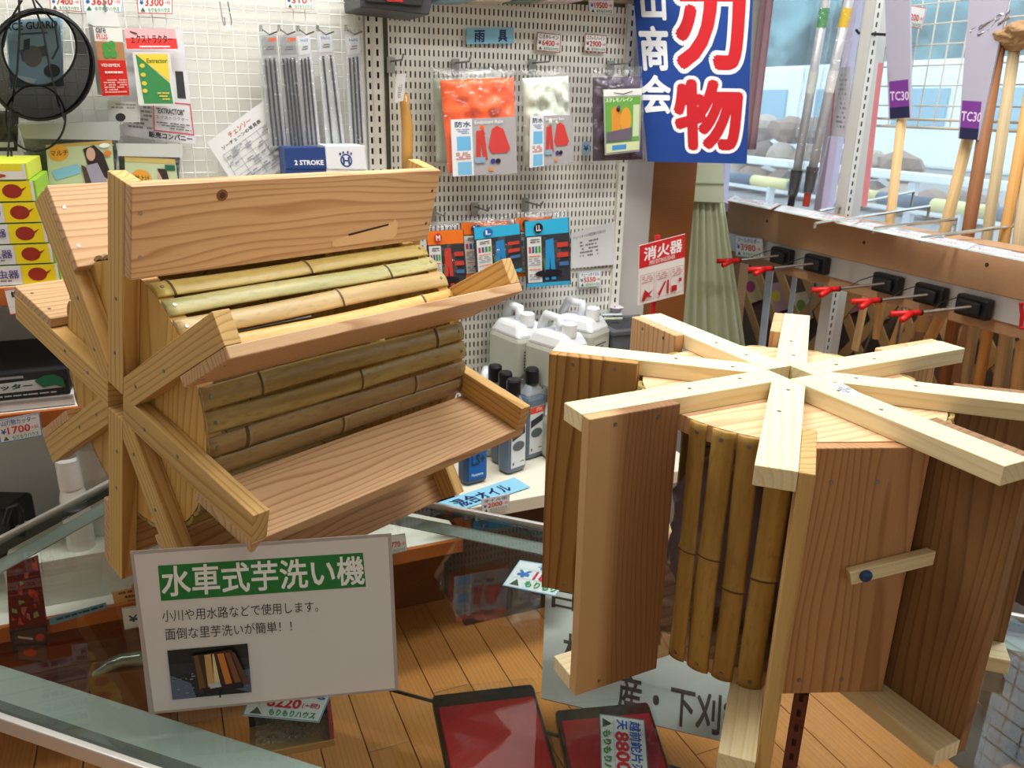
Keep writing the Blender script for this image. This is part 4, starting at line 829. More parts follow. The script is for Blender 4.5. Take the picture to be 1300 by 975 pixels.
suit([(660, 86), (724, 83), (729, 210), (664, 216)], '#d3dccd', [(673, 147), (726, 146), (729, 206), (672, 213)], .08, 'pale green rain suit pack hanging on the pegboard', 5, 1)
suit([(750, 86), (815, 84), (819, 206), (750, 208)], '#3a2440', [(766, 114), (815, 112), (812, 192), (768, 197)], .09, 'dark purple rain suit pack hanging beside the blue banner', 6, 2)
def gaiter(quad, d_, top, label, size, sc_, seed, badge):
    o, cc, nn = pouch('gaiter_pack', label, 'clothing pack', 'packed work gaiters', W(d_), quad, '#2b2a30', .010, film=True, seed=seed)
    q = quad; L_ = lambda a, b_, t: (a[0]*(1-t)+b_[0]*t, a[1]*(1-t)+b_[1]*t)
    k = Card('printed_card', W(d_+.016), [L_(q[0], q[3], .1), L_(q[1], q[2], .1), L_(q[1], q[2], .97), L_(q[0], q[3], .97)], '#3a3c40', .001, parent=o, rough=.25)
    k.rect(.02, .0, .98, .22, top).rect(.05, .24, .36, .93, '#dfe0dc').rect(.02, .94, .98, 1, '#3aa4d0' if top != '#f07a28' else '#f07a28')
    for j, h in enumerate(('#c84a4a', '#4a5a9a', '#3a8a6a', '#4aa43a')): k.rect(.08+.07*j, .38, .13+.07*j, .48, h)
    k.blocks(.08, .27, .33, .34, '#55585c', 2).rect(.08, .52, .33, .535, '#e07a3a').blocks(.08, .56, .33, .68, '#8a8c90', 4).rect(.08, .72, .33, .735, '#e07a3a').blocks(.08, .8, .3, .9, '#6a6c70', 4)
    k.poly([(.45, .3), (.62, .28), (.66, .9), (.56, .9), (.54, .55), (.50, .9), (.42, .9)], sc_).rect(.70, .35, .95, .42, '#c8443a').rect(.70, .5, .95, .57, '#c8443a').rect(.74, .64, .95, .70, '#4a70a8').ell(.5, .8, .3, .06, '#23202a').poly([(.38, .6), (.44, .55), (.42, .8)], '#5a7a4a')
    k.ell(.30, .11, .10, .075, badge).text(size, .25, .07, .35, .15, '#f0f0f0', .03)
gaiter([(540, 285), (588, 282), (593, 372), (546, 374)], .07, '#f07a28', 'gaiter pack with orange top, leftmost below the rain suits', 'M', '#c8443a', 21, '#d0383c')
gaiter([(583, 275), (648, 272), (650, 350), (590, 355)], .06, '#f07a28', 'gaiter pack with orange top hanging behind the L size blue topped pack', 'L', '#3a8ac8', 22, '#24407c')
gaiter([(600, 281), (660, 277), (664, 345), (605, 360)], .09, '#35b4e0', 'gaiter pack with bright blue top and blue L badge', 'L', '#2f86c4', 23, '#2a6ab8')
gaiter([(652, 268), (700, 266), (706, 352), (656, 354)], .06, '#f07a28', 'gaiter pack with orange top half hidden behind the LL pack', 'M', '#3a8ac8', 24, '#22242c')
gaiter([(665, 272), (722, 266), (725, 364), (668, 368)], .09, '#35b4e0', 'gaiter pack with bright blue top and black LL badge, rightmost', 'LL', '#2f94d0', 25, '#22242c')

# ================================================================ left shelves: yellow boxes, black boxes, tags
dY = .34; yb = [(345, 364), (322, 341), (298, 318), (275, 296), (249, 272), (232, 245)]
zb = .3965
for i in range(6):
    hh = .0375 if i < 5 else .03; rx = [66, 62, 59, 57, 52, 45][i]
    s1_, _ = sz(rx+4, 300, dY)
    o = shopbox('yellow_carton', '%s of the stacked yellow and white coil cartons on the left shelf' % ['lowest', 'second', 'third', 'fourth', 'fifth', 'topmost'][i], 'carton', 'stacked insect coil cartons', s1_-.30, s1_, dY-.22, dY, zb, zb+hh-.001, '#8ab82e' if i < 5 else '#c8d040')
    P = lambda s_, z_: None
    def wl(s_, z_, dd=dY+.0015): return wp(s_, dd, z_)
    q3 = [wl(s1_-.30, zb+hh-.002), wl(s1_-.004, zb+hh-.002), wl(s1_-.004, zb+.001), wl(s1_-.30, zb+.001)]
    k = Card('printed_front', lambda x, y, q3=q3: q3[x], [(0, 0), (1, 0), (2, 0), (3, 0)], '#dcdfe0', .001, parent=o, rough=.3)
    k.rect(.80, 0, .985, 1, '#ecd61e').ell(.885, .5, .052, .36, '#9c2e20').poly([(.92, .45), (.965, .28), (.94, .5)], '#9c2e20').text('携帯防虫器', .49, .22, .785, .66, '#5c4c8c', .02).blocks(.5, .74, .74, .9, '#7a7a88', 1, .9)
    if i == 5: k.rect(0, 0, .985, 1, '#e0e0d8').rect(0, 0, .985, .45, '#e6dc30').ell(.75, .75, .15, .2, '#a84a2a')
    zb += hh
k = price_tag(W(.385), [(5, 368), (30, 364), (38, 396), (13, 400)], '', '', 'white red framed shelf tag at the left picture edge', '#c8323c', shop=False)
k.text('蚊取', .3, .1, .9, .35, '#2a2a2c', .03).text('¥', .55, .42, .9, .65, '#2a2a2c', .03).rect(0, .69, 1, .70, '#c0b0b0')
price_tag(W(.40), [(-6, 534), (50, 524), (54, 553), (1, 563)], '山刃物カッター', '1700', 'blue framed price tag 1700 yen on the lower left shelf edge', '#3f8fd0')
dK = .36
for i, (z0, z1) in enumerate(((.1615, .1835), (.1845, .235))):
    s1_, _ = sz(88 if i else 92, 490, dK)
    o = shopbox('cutter_carton', ['flat white carton under the black one on the lower left shelf', 'black white lettered cutter blade carton with green leaf on the lower left shelf'][i], 'carton', 'cutter blade cartons', s1_-.42, s1_, dK-.25, dK, z0, z1, ['#e2e4e2', '#202226'][i])
    q3 = [wp(s1_-.42, dK+.0015, z1-.001), wp(s1_-.002, dK+.0015, z1-.001), wp(s1_-.002, dK+.0015, z0+.001), wp(s1_-.42, dK+.0015, z0+.001)]
    k = Card('printed_front', lambda x, y, q3=q3: q3[x], [(0, 0), (1, 0), (2, 0), (3, 0)], ['#d5d8d8', '#26282c'][i], .001, parent=o)
    if i:
        k.poly([(.3, .48), (.95, .28), (.98, .72), (.3, .78)], '#c4c8c8').text('オートカッター', .55, .42, .86, .62, '#2a4a3e', .05).rect(.55, .10, .83, .2, '#9a9ea0').blocks(.68, .85, .95, .95, '#c8c8c8', 1, .9)
        k.poly([(.87, .35), (.91, .18), (.95, .15), (.985, .35), (.99, .75), (.95, .6), (.9, .65)], '#1f6a48')
    if not i: k.rect(0, .1, 1, .35, '#9a9c9c')
# bottom left: jars, black device, poster etc
def jar(x, y, dd, zb_, r, h, label):
    P = np.array(W(dd)(x, y)); s_ = float((P-P1)@ES); o = empty('white_jar', tuple(wp(s_, dd, zb_)), label=label, cat='jar', group='white plastic jars')
    bm = bmesh.new(); lathe(bm, [(r*.96, 0), (r, .01), (r, h*.7), (r*.8, h*.78)], seg=24); link('jar_body', bmnew(bm), mat('#e8e8e4', .35), parent=o, smooth=False)
    bm = bmesh.new(); lathe(bm, [(r*.86, h*.78), (r*.86, h*.98), (r*.75, h), (r*.7, h*.985)], seg=24); link('jar_lid', bmnew(bm), mat('#f0f0ec', .3), parent=o)
jar(95, 640, .36, -.244, .026, .30, 'white plastic jar with screw lid behind the counter edge, left one')
jar(125, 640, .30, -.244, .03, .29, 'white plastic jar behind the left wheel, right one')
o = empty('black_device', tuple(Z(-.2)(4, 690)), label='black equipment with looped strap at the left edge behind the counter', cat='device'); c0 = np.array(o.location)
s_, z_ = sz(5, 680, .42)
link('device_body', box(-.08, .05, -.04, .06, -.04, .10, .012), mat('#15171a', .4), parent=o, loc=(0, 0, 0))
link('strap_loop', tubes([[tuple(wp(0, 0, 0)*0+np.array(W(.5)(x, y))-c0) for x, y in ((6, 665), (12, 645), (22, 641), (27, 650), (28, 672))]], .005, 6), mat('#1b1d22', .5), parent=o)
tag(link('white_carton', box(-.11, .15, -.1, .1, 0, .10, .001), mat('#dfe0d6', .6), mw=MW @ Matrix.Translation((sz(90, 740, .4)[0], -.30, -.2445))), 'cream carton on the bottom left shelf seen through the glass', 'carton')
k = Card('red_poster', W(.46), [(8, 720), (48, 705), (60, 792), (12, 800)], '#6a1a16', .002, 'dark red picture poster seen through the glass at the left edge', 'poster')
R = random.Random(4)
for i in range(34):
    x, y = R.uniform(.05, .85), R.uniform(.05, .85); k.poly([(x, y), (x+R.uniform(.05, .2), y+R.uniform(-.02, .05)), (x+R.uniform(.05, .2), y+R.uniform(.05, .15)), (x, y+.08)], R.choice(['#a8281e', '#c8402a', '#38405a', '#7a1a1a', '#8a9a5a', '#5a4a52', '#b8605a']))
k = Card('tool_leaflet', W(.462), [(12, 801), (60, 793), (60, 842), (18, 838)], '#23252e', .002, 'dark leaflet with tool pictures below the red poster', 'leaflet'); k.rect(.1, .05, .95, .45, '#4a3a3a').rect(.15, .52, .98, .95, '#4c4240').poly([(.2, .2), (.6, .3), (.6, .36), (.2, .26)], '#b8b0a8').ell(.8, .3, .12, .1, '#b03a2a').ell(.5, .72, .2, .12, '#a8382a')
k = Card('blue_shelf_sign', W(.458), [(62, 785), (134, 765), (136, 772), (64, 794)], '#6aa8c8', .001, 'blue strip sign on the bottom left shelf edge', 'sign'); k.blocks(.05, .3, .95, .9, '#20303c', 1, .8)
k = Card('orange_slip', W(.44), [(142, 752), (182, 743), (182, 768), (146, 772)], '#d8a468', .001, 'pale orange paper slip left of the white sign', 'sheet'); k.blocks(.2, .1, .9, .9, '#6a4a38', 3, .7)
price_tag(W(.47), [(154, 772), (180, 768), (184, 795), (158, 800)], '', '', 'small cream price tag just left of the white sign', '#a8a8a0', shop=False).text('¥', .3, .4, .7, .7, '#3a4a7a', .04)
price_tag(W(.465), [(484, 681), (514, 677), (517, 699), (488, 706)], '', '3770', 'small cream price tag right of the white sign on the shelf edge', '#b8b0a8')
o, cc, nn = pouch('clear_bag', 'glossy clear plastic bag hanging below the left wheel seen through glass', 'plastic bag', None, W(.48), [(46, 668), (88, 655), (98, 722), (55, 735)], '#b9c2b4', .012, film=False, m=FILM, wrinkles=.006, seed=31)

# ================================================================ oil shelf: jugs, bottles, bins
ZO = -.154
def jug(s, d_, z, yaw, label, w=.105, dp=.14, h=.185, lab=None, tint='#dfe3df'):
    o = empty('oil_jug', mw=MW @ Matrix.Translation((s, -d_, z)) @ Matrix.Rotation(yaw*D, 4, 'Z'), label=label, cat='jug', group='white oil jugs')
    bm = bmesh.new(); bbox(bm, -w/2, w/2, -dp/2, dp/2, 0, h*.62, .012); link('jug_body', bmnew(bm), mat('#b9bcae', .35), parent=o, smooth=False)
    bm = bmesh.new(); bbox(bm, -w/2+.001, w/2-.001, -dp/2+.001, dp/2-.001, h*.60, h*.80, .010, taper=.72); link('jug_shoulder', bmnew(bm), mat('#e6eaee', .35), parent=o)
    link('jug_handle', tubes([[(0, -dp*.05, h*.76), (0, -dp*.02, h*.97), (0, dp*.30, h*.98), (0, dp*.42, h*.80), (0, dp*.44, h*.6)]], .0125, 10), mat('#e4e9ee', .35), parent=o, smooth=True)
    bm = bmesh.new(); lathe(bm, [(.019, h*.76), (.019, h*.93), (.0165, h*.945), (.012, h*.94)], (0, -dp*.28, 0), 20); link('jug_cap', bmnew(bm), mat('#eceff0', .3), parent=o)
    bm = bmesh.new(); y_ = -dp/2-.0008; bbox(bm, -w*.38, w*.38, y_-.0004, y_, h*.10, h*.50); link('jug_label', bmnew(bm), mat('#c9ccc2', .5), parent=o)
    bm = bmesh.new(); R = random.Random(int(s*1000))
    for r in range(7): bbox(bm, -w*.30, -w*.30+w*R.uniform(.25, .6), y_-.0008, y_-.0005, h*(.14+.045*r), h*(.162+.045*r))
    link('label_print', bmnew(bm), mat('#5c605c', .5), parent=o)
    return o
sA, _ = sz(664, 430, .12); sB, _ = sz(704, 450, .20); sC, _ = sz(735, 430, .12)
low = [(sA-.015, .11, 'white oil jug in the lower tier under the rear left jug'), (sB-.005, .245, 'white oil jug in the lower tier under the front jug'), (sC+.02, .105, 'white oil jug in the lower tier under the rear right jug')]
for s_, d_, lb in low: jug(s_, d_, ZO, 0, lb)
hz = ZO+.187
jug(sA-.005, .10, hz, 12, 'white oil jug in the upper tier at rear left against the pegboard')
jug(sB-.01, .235, hz, 20, 'white oil jug in the upper tier at the front')
jug(sC+.01, .105, hz, 30, 'white oil jug in the upper tier at rear right with orange label')
s_, _ = sz(618, 470, .16); jug(s_, .15, ZO, -25, 'white oil jug standing alone low beside the black capped bottles', h=.21)
def bottle(px, py, dd, col, label, h=.245, w=.065, capc='#15151a', front=None, yaw=0, dep=.045):
    s_, _ = sz(px, py, dd); o = empty('oil_bottle', mw=MW @ Matrix.Translation((s_, -dd+dep/2, ZO)) @ Matrix.Rotation(yaw*D, 4, 'Z'), label=label, cat='bottle', group='oil bottles')
    bm = bmesh.new(); bbox(bm, -w/2, w/2, -dep/2, dep/2, 0, h*.72, .012); link('bottle_body', bmnew(bm), mat(col, .3), parent=o, smooth=False)
    bm = bmesh.new(); bbox(bm, -w/2+.002, w/2-.002, -dep/2+.002, dep/2-.002, h*.70, h*.84, .008, taper=.5); link('bottle_shoulder', bmnew(bm), mat('#9aa3ac', .3), parent=o)
    bm = bmesh.new(); lathe(bm, [(.0165, h*.83), (.018, h*.85), (.018, h*.98), (.015, h)], seg=20); link('bottle_cap', bmnew(bm), mat(capc, .35), parent=o)
    q3 = [MW @ Matrix.Translation((s_, -dd+dep/2, ZO)) @ Matrix.Rotation(yaw*D, 4, 'Z') @ Vector(v) for v in ((-w*.36, -dep/2-.001, h*.60), (w*.36, -dep/2-.001, h*.60), (w*.36, -dep/2-.001, h*.07), (-w*.36, -dep/2-.001, h*.07))]
    k = Card('bottle_label', lambda x, y, q3=q3: np.array(q3[x]), [(0, 0), (1, 0), (2, 0), (3, 0)], '#dfe2e4' if front != 'LS' else '#1566b8', .0006, parent=o)
    if front == 'LS': k.poly([(.1, .1), (.8, .0), (.9, .3), (.2, .5)], '#2c86d8').text('LS+', .15, .45, .95, .68, '#2a3540', .04).text('Husqvarna', .15, .86, .85, .94, '#e8f0f8', .03)
    else: k.rect(0, 0, 1, .14, '#e24a26').text('STIHL', .45, .03, .9, .10, '#f4d8cc', .03).poly([(.05, .28), (.95, .18), (.95, .32), (.05, .44)], '#33383c').ell(.5, .56, .42, .10, '#5a6468').rect(.1, .88, .2, .94, '#5a5e62').blocks(.65, .88, .9, .93, '#5a5e62', 1)
    return o
bottle(655, 560, .335, '#68788a', 'grey oil bottle with black cap and orange topped label, front right', front='a', yaw=18)
bottle(645, 530, .275, '#5a6470', 'dark grey oil bottle with black cap, middle of the row', front='a', yaw=18)
bottle(632, 520, .215, '#5a6470', 'dark grey oil bottle with black cap, rearmost of the row', front='a', yaw=18)
bottle(678, 545, .27, '#68788a', 'grey oil bottle with red topped label half hidden behind the upright wheel', front='a', yaw=18)
bottle(604, 590, .36, '#34506c', 'blue labelled oil bottle under the left wheel', front='LS', yaw=10, h=.22)
# bins
def bin_(s, d_, z0, w, dp, h, col, label, yaw=0):
    o = empty('plastic_bin', mw=MW @ Matrix.Translation((s, -d_, z0)) @ Matrix.Rotation(yaw*D, 4, 'Z'), label=label, cat='bin', group='grey plastic bins')
    bm = bmesh.new(); bbox(bm, -w/2, w/2, -dp/2, dp/2, 0, h, .004); link('bin_body', bmnew(bm), mat(col, .55), parent=o)
    link('bin_lid', box(-w/2-.004, w/2+.004, -dp/2-.004, dp/2+.004, h, h+.012, .002), mat(col, .55), parent=o)
    bm = bmesh.new()
    for i in range(12):
        for j in range(8): bbox(bm, -w/2+.02+i*(w-.04)/12, -w/2+.026+i*(w-.04)/12, -dp/2+.02+j*(dp-.04)/8, -dp/2+.034+j*(dp-.04)/8, h+.0121, h+.0126)
    p_ = link('slot_pattern', bmnew(bm), mat('#2e3034', .7), parent=o); p_['kind'] = 'stuff'
bc = np.array(Z(.135)(768, 408)); bs, bd = float((bc-P1)@ES), float((bc-P1)@EN)
bin_(bs+.045, max(bd, .085), ZO, .17, .15, .28, '#5c5f66', 'dark grey perforated plastic bin right of the oil jugs')
bc = np.array(Z(.09)(800, 432)); bs, bd = float((bc-P1)@ES), float((bc-P1)@EN)
bin_(bs+.06, bd+.06, FLZ+.001, .14, .13, .66, '#83868d', 'lighter grey plastic bin in front of the dark one')
for i, (y, h) in enumerate(((400, '#d9e6ec'), (405, '#d6dcc0'))):
    P = Z(.152)(777, y); tag(link('marker_pen', tubes([[(-.03, 0, 0), (.03, .004, 0)]], .004, 8), mat(h, .4), loc=tuple(P)), ['pale blue', 'pale yellow'][i]+' pen lying on the dark grey bin', 'pen', 'pens on the grey bin').rotation_euler = (0, 0, .1)
P = Z(.147)(782, 399); bm = bmesh.new(); lathe(bm, [(.006, 0), (.012, .008), (.022, .022), (.018, .024), (.008, .012)], seg=9); tag(link('tape_dish', bmnew(bm), mat('#d8cfd8', .4), loc=tuple(P)), 'small pale flower shaped dish on the dark grey bin', 'dish')
k = Card('mixed_oil_sign', Z(ZO+.003), [(553, 639), (653, 606), (673, 618), (583, 648)], '#8ccbe8', .001, 'light blue mixed oil sign on the front of the cream shelf', 'sign'); k.text('混合オイル', .10, .18, .80, .86, '#152654', .03)
price_tag(W(.478), [(611, 634), (647, 627), (646, 645), (612, 652)], 'オイル缶', '2000', 'white price tag hanging below the mixed oil sign', '#d8d0c8')

# ================================================================ banner, extinguisher sign, curtain
BN = np.array([-.05, -1, 0]); BN = BN/np.linalg.norm(BN); BP = PL(wp(.76, .10, 0), BN)
k = Card('blue_banner', BP, [(801, -40), (957, -40), (948, 208), (822, 205)], '#143f8c', .0015, 'blue cloth banner with red and white characters hanging beside the window', 'banner', rough=.8)
BQ = ((801, -40), (957, -40), (948, 208), (822, 205))
def bt(t, x0, y0, x1, y1, h, b_): 
    a = suv(x0, y0, BQ); c_ = suv(x1, y1, BQ); k.text(t, a[0], a[1], c_[0], c_[1], h, b_)
bt('刃', 859, -14, 941, 80, '#eef0f4', .115); bt('刃', 859, -14, 941, 80, '#c21a24', .055)
bt('物', 857, 100, 938, 187, '#eef0f4', .10); bt('物', 857, 100, 938, 187, '#c21a24', .048)
bt('山', 812, -26, 845, 21, '#e8ecf2', .035); bt('商', 811, 31, 849, 84, '#e8ecf2', .035); bt('会', 812, 92, 852, 140, '#e8ecf2', .035)
tag(link('banner_rod', tubes([[tuple(BP(795, -42)), tuple(BP(965, -42))]], .006, 8), mat('#d8d0c0', .5)), 'thin rod carrying the blue banner', 'rod')
EP = PL(wp(.86, .20, 0), [.55, -.83, 0])
o = empty('extinguisher_stand', tuple(wp(.86, .18, FLZ)), label='red and white fire extinguisher sign on a red post', cat='sign'); c0 = np.array(o.location)
k = Card('sign_plate', EP, [(812, 312), (870, 297), (868, 373), (810, 388)], '#ece6e2', .003, parent=o, rough=.4)
k.rect(.0, .0, 1, .38, '#d02a2c').text('消火器', .10, .06, .93, .27, '#f4f0ee', .03).text('FIRE EXTINGUISHER', .22, .29, .78, .36, '#f0d8d4', .03)
for i in range(3): 
    for r_ in ((.04+.32*i, .50, .32+.32*i, .505), (.04+.32*i, .94, .32+.32*i, .945), (.04+.32*i, .5, .045+.32*i, .945), (.32+.32*i, .5, .325+.32*i, .945)): k.rect(*r_, '#b86a66')
    k.blocks(.07+.32*i, .53, .30+.32*i, .66, '#c88a86', 4, .7)
k.poly([(.06, .92), (.12, .75), (.2, .82), (.3, .78), (.22, .86), (.3, .92), (.18, .88), (.1, .95)], '#c0282c').poly([(.40, .88), (.56, .68), (.58, .70), (.44, .92)], '#c0282c').poly([(.60, .68), (.64, .68), (.64, .92), (.60, .90)], '#c0282c').rect(.70, .80, .82, .9, '#c0282c').rect(.86, .70, .92, .76, '#c0282c')
pb = np.array(EP(840, 380)); link('red_post', tubes([[tuple(np.array([pb[0], pb[1], 0])-np.array([c0[0], c0[1], 0])+EN*-.02), tuple(np.array(EP(840, 300))-c0-np.array([0, 0, 0])+EN*-.02)]], .008, 8), mat('#c8282c', .4), parent=o)
# curtain
def curtain(name, label, pts_top, pts_bot, d_, folds, amp, h, zbot=None, band=None):
    A, B = [np.array(W(d_)(*p)) for p in pts_top]; C_, E_ = [np.array(W(d_)(*p)) for p in pts_bot]; c0 = (A+B)/2; o = empty(name, tuple(c0), label=label, cat='curtain')
    bm = bmesh.new(); NX, NY = folds*10, 14; g = []
    for j in range(NY+1):
        v = j/NY; row = []
        for i in range(NX+1):
            u = i/NX; P = (A*(1-u)+B*u)*(1-v)+(C_*(1-u)+E_*u)*v; k_ = amp*(.3+.7*v)*(math.sin(u*folds*2*math.pi)+.35*math.sin(u*folds*4.6*math.pi+1))
            row.append(bm.verts.new(V(P+EN*k_-c0)))
        g.append(row)
    for j in range(NY):
        for i in range(NX): bm.faces.new((g[j][i], g[j][i+1], g[j+1][i+1], g[j+1][i]))
    ob = link('cloth', bmnew(bm), mat(h, .85), parent=o, smooth=True); sm = ob.modifiers.new('t', 'SOLIDIFY'); sm.thickness = .002
    return o, c0
o, c0 = curtain('green_curtain', 'pale green folded cloth gathered by a band beside the brown pillar', [(868, 252), (918, 252)], [(828, 560), (962, 560)], -.12, 7, .022, '#c2cdb0')
wq([(872, 205), (918, 205), (920, 258), (868, 256)], -.16, -.085, '#c4cfb2', 'gathered_top', o)
link('band', tubes([[tuple(np.array(W(-.083)(870, 232))-c0), tuple(np.array(W(-.083)(919, 233))-c0)]], .004, 6), mat('#aab694', .8), parent=o)
for i, (xt, xb, h, lb) in enumerate(((966, 948, '#d8d8c8', 'pale window curtain edge right of the blue banner'), (984, 958, '#e0b4bc', 'pink window curtain edge beside the pale one'))):
    P0, P1_, P2, P3 = S(1.93)(xt-14, -30), S(1.93)(xt, -30), S(1.93)(xb, 190), S(1.93)(xb-14, 190)
    bm = bmesh.new(); 
    for j in range(9):
        pass
    g = [[bm.verts.new(V((P0*(1-u)+P1_*u)*(1-v)+(P3*(1-u)+P2*u)*v-ES*.01*math.sin(u*12))) for u in np.linspace(0, 1, 14)] for v in np.linspace(0, 1, 8)]
    for j in range(7):
        for i2 in range(13): bm.faces.new((g[j][i2], g[j][i2+1], g[j+1][i2+1], g[j+1][i2]))
    ob = link('window_curtain', bmnew(bm), mat(h, .9), smooth=True); ob.modifiers.new('t', 'SOLIDIFY').thickness = .002; tag(ob, lb, 'curtain', 'window curtains')

# ================================================================ right: tool rack with beams, holders, handles
SB = 1.289
rack = empty('tool_rack', mw=MW @ Matrix.Translation((SB, 0, 0)), label='brown timber tool rack rail with aluminium strip and lower rail', cat='tool rack')
link('upper_beam', box(0, .035, -1.30, .29, .322, .421, .002), BEAMW, parent=rack)
link('top_ledge', box(-.003, .075, -1.30, .29, .4213, .433, .001), BEAMW, parent=rack)
link('aluminium_strip', box(.004, .012, -1.30, .275, .262, .3215, .0005), mat('#d0d0ce', .42, .55), parent=rack)
link('lower_beam', box(.0125, .045, -.86, .285, .228, .3215, .004), BEAMW, parent=rack)
for y in (.27, -1.0): link('leg', box(.046, .086, y-.02, y+.02, FLZ, .42, .002), BEAMW, parent=rack)
for x, y in ((974, 281), (1097, 308), (1253, 336), (1291, 431)):
    P = S(SB)(x, y); o = link('screw_head', tubes([[(-.0012, 0, 0), (0.002, 0, 0)]], .005, 8), mat('#3a2a1e', .6), parent=rack); q_ = P-P1-ES*SB; o.location = (0, -(q_@EN), P[2])
# tilted cards along the ledge
cx = [(921, 252, 978, 257), (982, 260, 1035, 268), (1024, 266, 1080, 278), (1066, 272, 1126, 288), (1120, 280, 1180, 300), (1160, 292, 1226, 308), (1216, 300, 1270, 318), (1262, 308, 1312, 322)]
nm = ['farthest card at the left end', 'second card, blank and shining', 'third card, red framed', 'fourth card, pale blue', 'fifth card, pale blue', 'sixth card, painted pale with glare', 'seventh card marked 5500', 'nearest card at the right picture edge']
pr_ = ['7700', '', '4200', '5100', '5200', '4300', '5500', '7400']
for i, (a, b_, c_, d_) in enumerate(cx):
    zc = .437+.0012*(i % 3); q = [(a+8, b_-6), (c_+6, d_-5), (c_-4, d_+4), (a-2, b_+3)]
    ya = lambda x: 251+(x-925)*.205
    x0, x1 = a, c_
    q = [(x0+12, ya(x0+12)-5), (x1+14, ya(x1+14)-6), (x1, ya(x1)+4), (x0, ya(x0)+4)]
    price_tag(Z(zc), q, '草刈' if i != 1 else '', pr_[i], '%s of the price cards lying along the rack top' % nm[i], '#e0a8a0' if i in (0, 2) else '#c4dcea', group='price cards on the tool rack', shop=False, tcol='#a8c4e4', pcol='#e8a8a8', scol='#9ad0a8', base='#eef1f2').rect(.25, .84, .9, .92, '#b8dcc0')  # bright base and pale print colours paint in the glare on these cards
price_tag(S(SB-.006), [(933, 298), (968, 303), (969, 329), (934, 325)], 'ツールホルダー', '3980', 'tool holder price tag 3980 yen at the left end of the rack', '#a8b8c8')
# tool holders
hp = [(996, 325), (1040, 335), (1130, 360), (1185, 374), (1240, 389)]
for i, (x, y) in enumerate(hp):
    P = np.array(S(SB)(x, y)); dd = float((P-P1)@EN); z = P[2]
    o = empty('tool_holder', mw=MW @ Matrix.Translation((SB, -dd, z)), label='%s black tool holder with red tipped arm on the rack' % ['leftmost', 'second', 'third', 'fourth', 'rightmost'][i], cat='tool holder', group='red tipped tool holders')
    link('clamp_block', box(-.022, .0035, -.045, .045, -.026, .026, .006), mat('#17181b', .4), parent=o)
    link('clamp_jaw', box(-.034, -.0225, -.030, .030, -.016, .016, .005), mat('#222327', .4), parent=o)
    link('steel_arm', tubes([[(-.034, -.01, .004), (-.16, .035, -.012)]], .0038, 8), mat('#d8dadc', .2, .9), parent=o)
    link('wire_spring', tubes([[(-.01, .05, .012), (-.05, .06, .0), (-.115, .028, -.006)]], .0014, 6), mat('#404246', .3, .8), parent=o)
    link('red_grip', tubes([[(-.150, .031, -.011), (-.175, .040, -.013), (-.215, .060, -.016)], [(-.170, .038, -.012), (-.200, .030, -.020), (-.218, .022, -.022)]], .0075, 8), mat('#d21e1e', .35), parent=o, smooth=True)
    bm = bmesh.new(); bmesh.ops.create_uvsphere(bm, u_segments=12, v_segments=8, radius=.0075); link('black_knob', bmnew(bm), mat('#141417', .4), parent=o, loc=(-.15, .031, -.011), smooth=True)
o = empty('red_clip', tuple(S(SB-.02)(1297, 402)), label='red clip at the right end of the rack strip', cat='clip'); c0 = np.array(o.location)
link('clip_body', tubes([[tuple(np.array(S(SB-.03)(x, y))-c0) for x, y in ((1310, 386), (1296, 386), (1298, 400), (1296, 416), (1312, 418))]], .005, 8), mat('#c8202a', .35), parent=o)
# rods behind the rack, slotted post, right mesh
o = empty('slotted_post', tuple(wp(1.45, .08, FLZ)), label='white slotted metal upright standing behind the tool rack', cat='post'); o.rotation_euler = (0, 0, YAW)
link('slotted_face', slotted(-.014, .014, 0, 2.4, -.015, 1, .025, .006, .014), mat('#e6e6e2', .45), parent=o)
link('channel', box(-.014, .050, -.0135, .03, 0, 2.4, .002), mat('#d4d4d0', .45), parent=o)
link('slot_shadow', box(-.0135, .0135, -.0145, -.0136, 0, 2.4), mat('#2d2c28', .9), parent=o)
gp = empty('mesh_grid', mw=MW @ Matrix.Translation((1.56, 0, 0)), label='beige wire mesh panel in front of the window', cat='wire grid')
q0 = np.array(S(1.56)(1076, 158)); d0 = -float((q0-P1)@EN); zb = q0[2]
link('frame_wire', tubes([[(0, d0, 1.3), (0, d0, zb+.02), (0, d0-.02, zb), (0, -1.3, zb)], [(0, d0, zb+.022), (0, -1.3, zb+.022)]], .004, 8), mat('#d8d4c4', .4), parent=gp)
wl_ = [[(0, y, zb), (0, y, 1.3)] for y in np.arange(d0-.055, -1.3, -.055)]+[[(0, d0, z), (0, -1.3, z)] for z in np.arange(zb+.06, 1.3, .055)]
link('mesh_wires', tubes(wl_, .0024, 6), mat('#dcdcd0', .4), parent=gp)['kind'] = 'stuff'
for i, (a, b_, dz) in enumerate(((1040, 1160, 0), (1035, 1180, 1), (1110, 1215, 2), (1170, 1300, 3))):
    y0 = [268, 284, 290, 302][i]; y1 = [243, 262, 278, 285][i]
    P0 = np.array(Z(.44)(a, y0)); P1b = np.array(Z(.47)(b_, y1)); o = empty('rack_rod', tuple(P0), label='%s chrome rack rod pointing to the window behind the beam' % ['leftmost', 'second', 'third', 'rightmost'][i], cat='rod', group='chrome rack rods')
    link('rod', tubes([[(0, 0, -.012), (0, 0, 0), tuple(P1b-P0), tuple(P1b-P0+ZU*-.05)]], .0045, 8), mat('#c8c6be', .25, .8), parent=o)
o = empty('black_rod', tuple(S(1.44)(1090, 40)), label='black rod fixed across the top of the slotted post', cat='rod'); c0 = np.array(o.location)
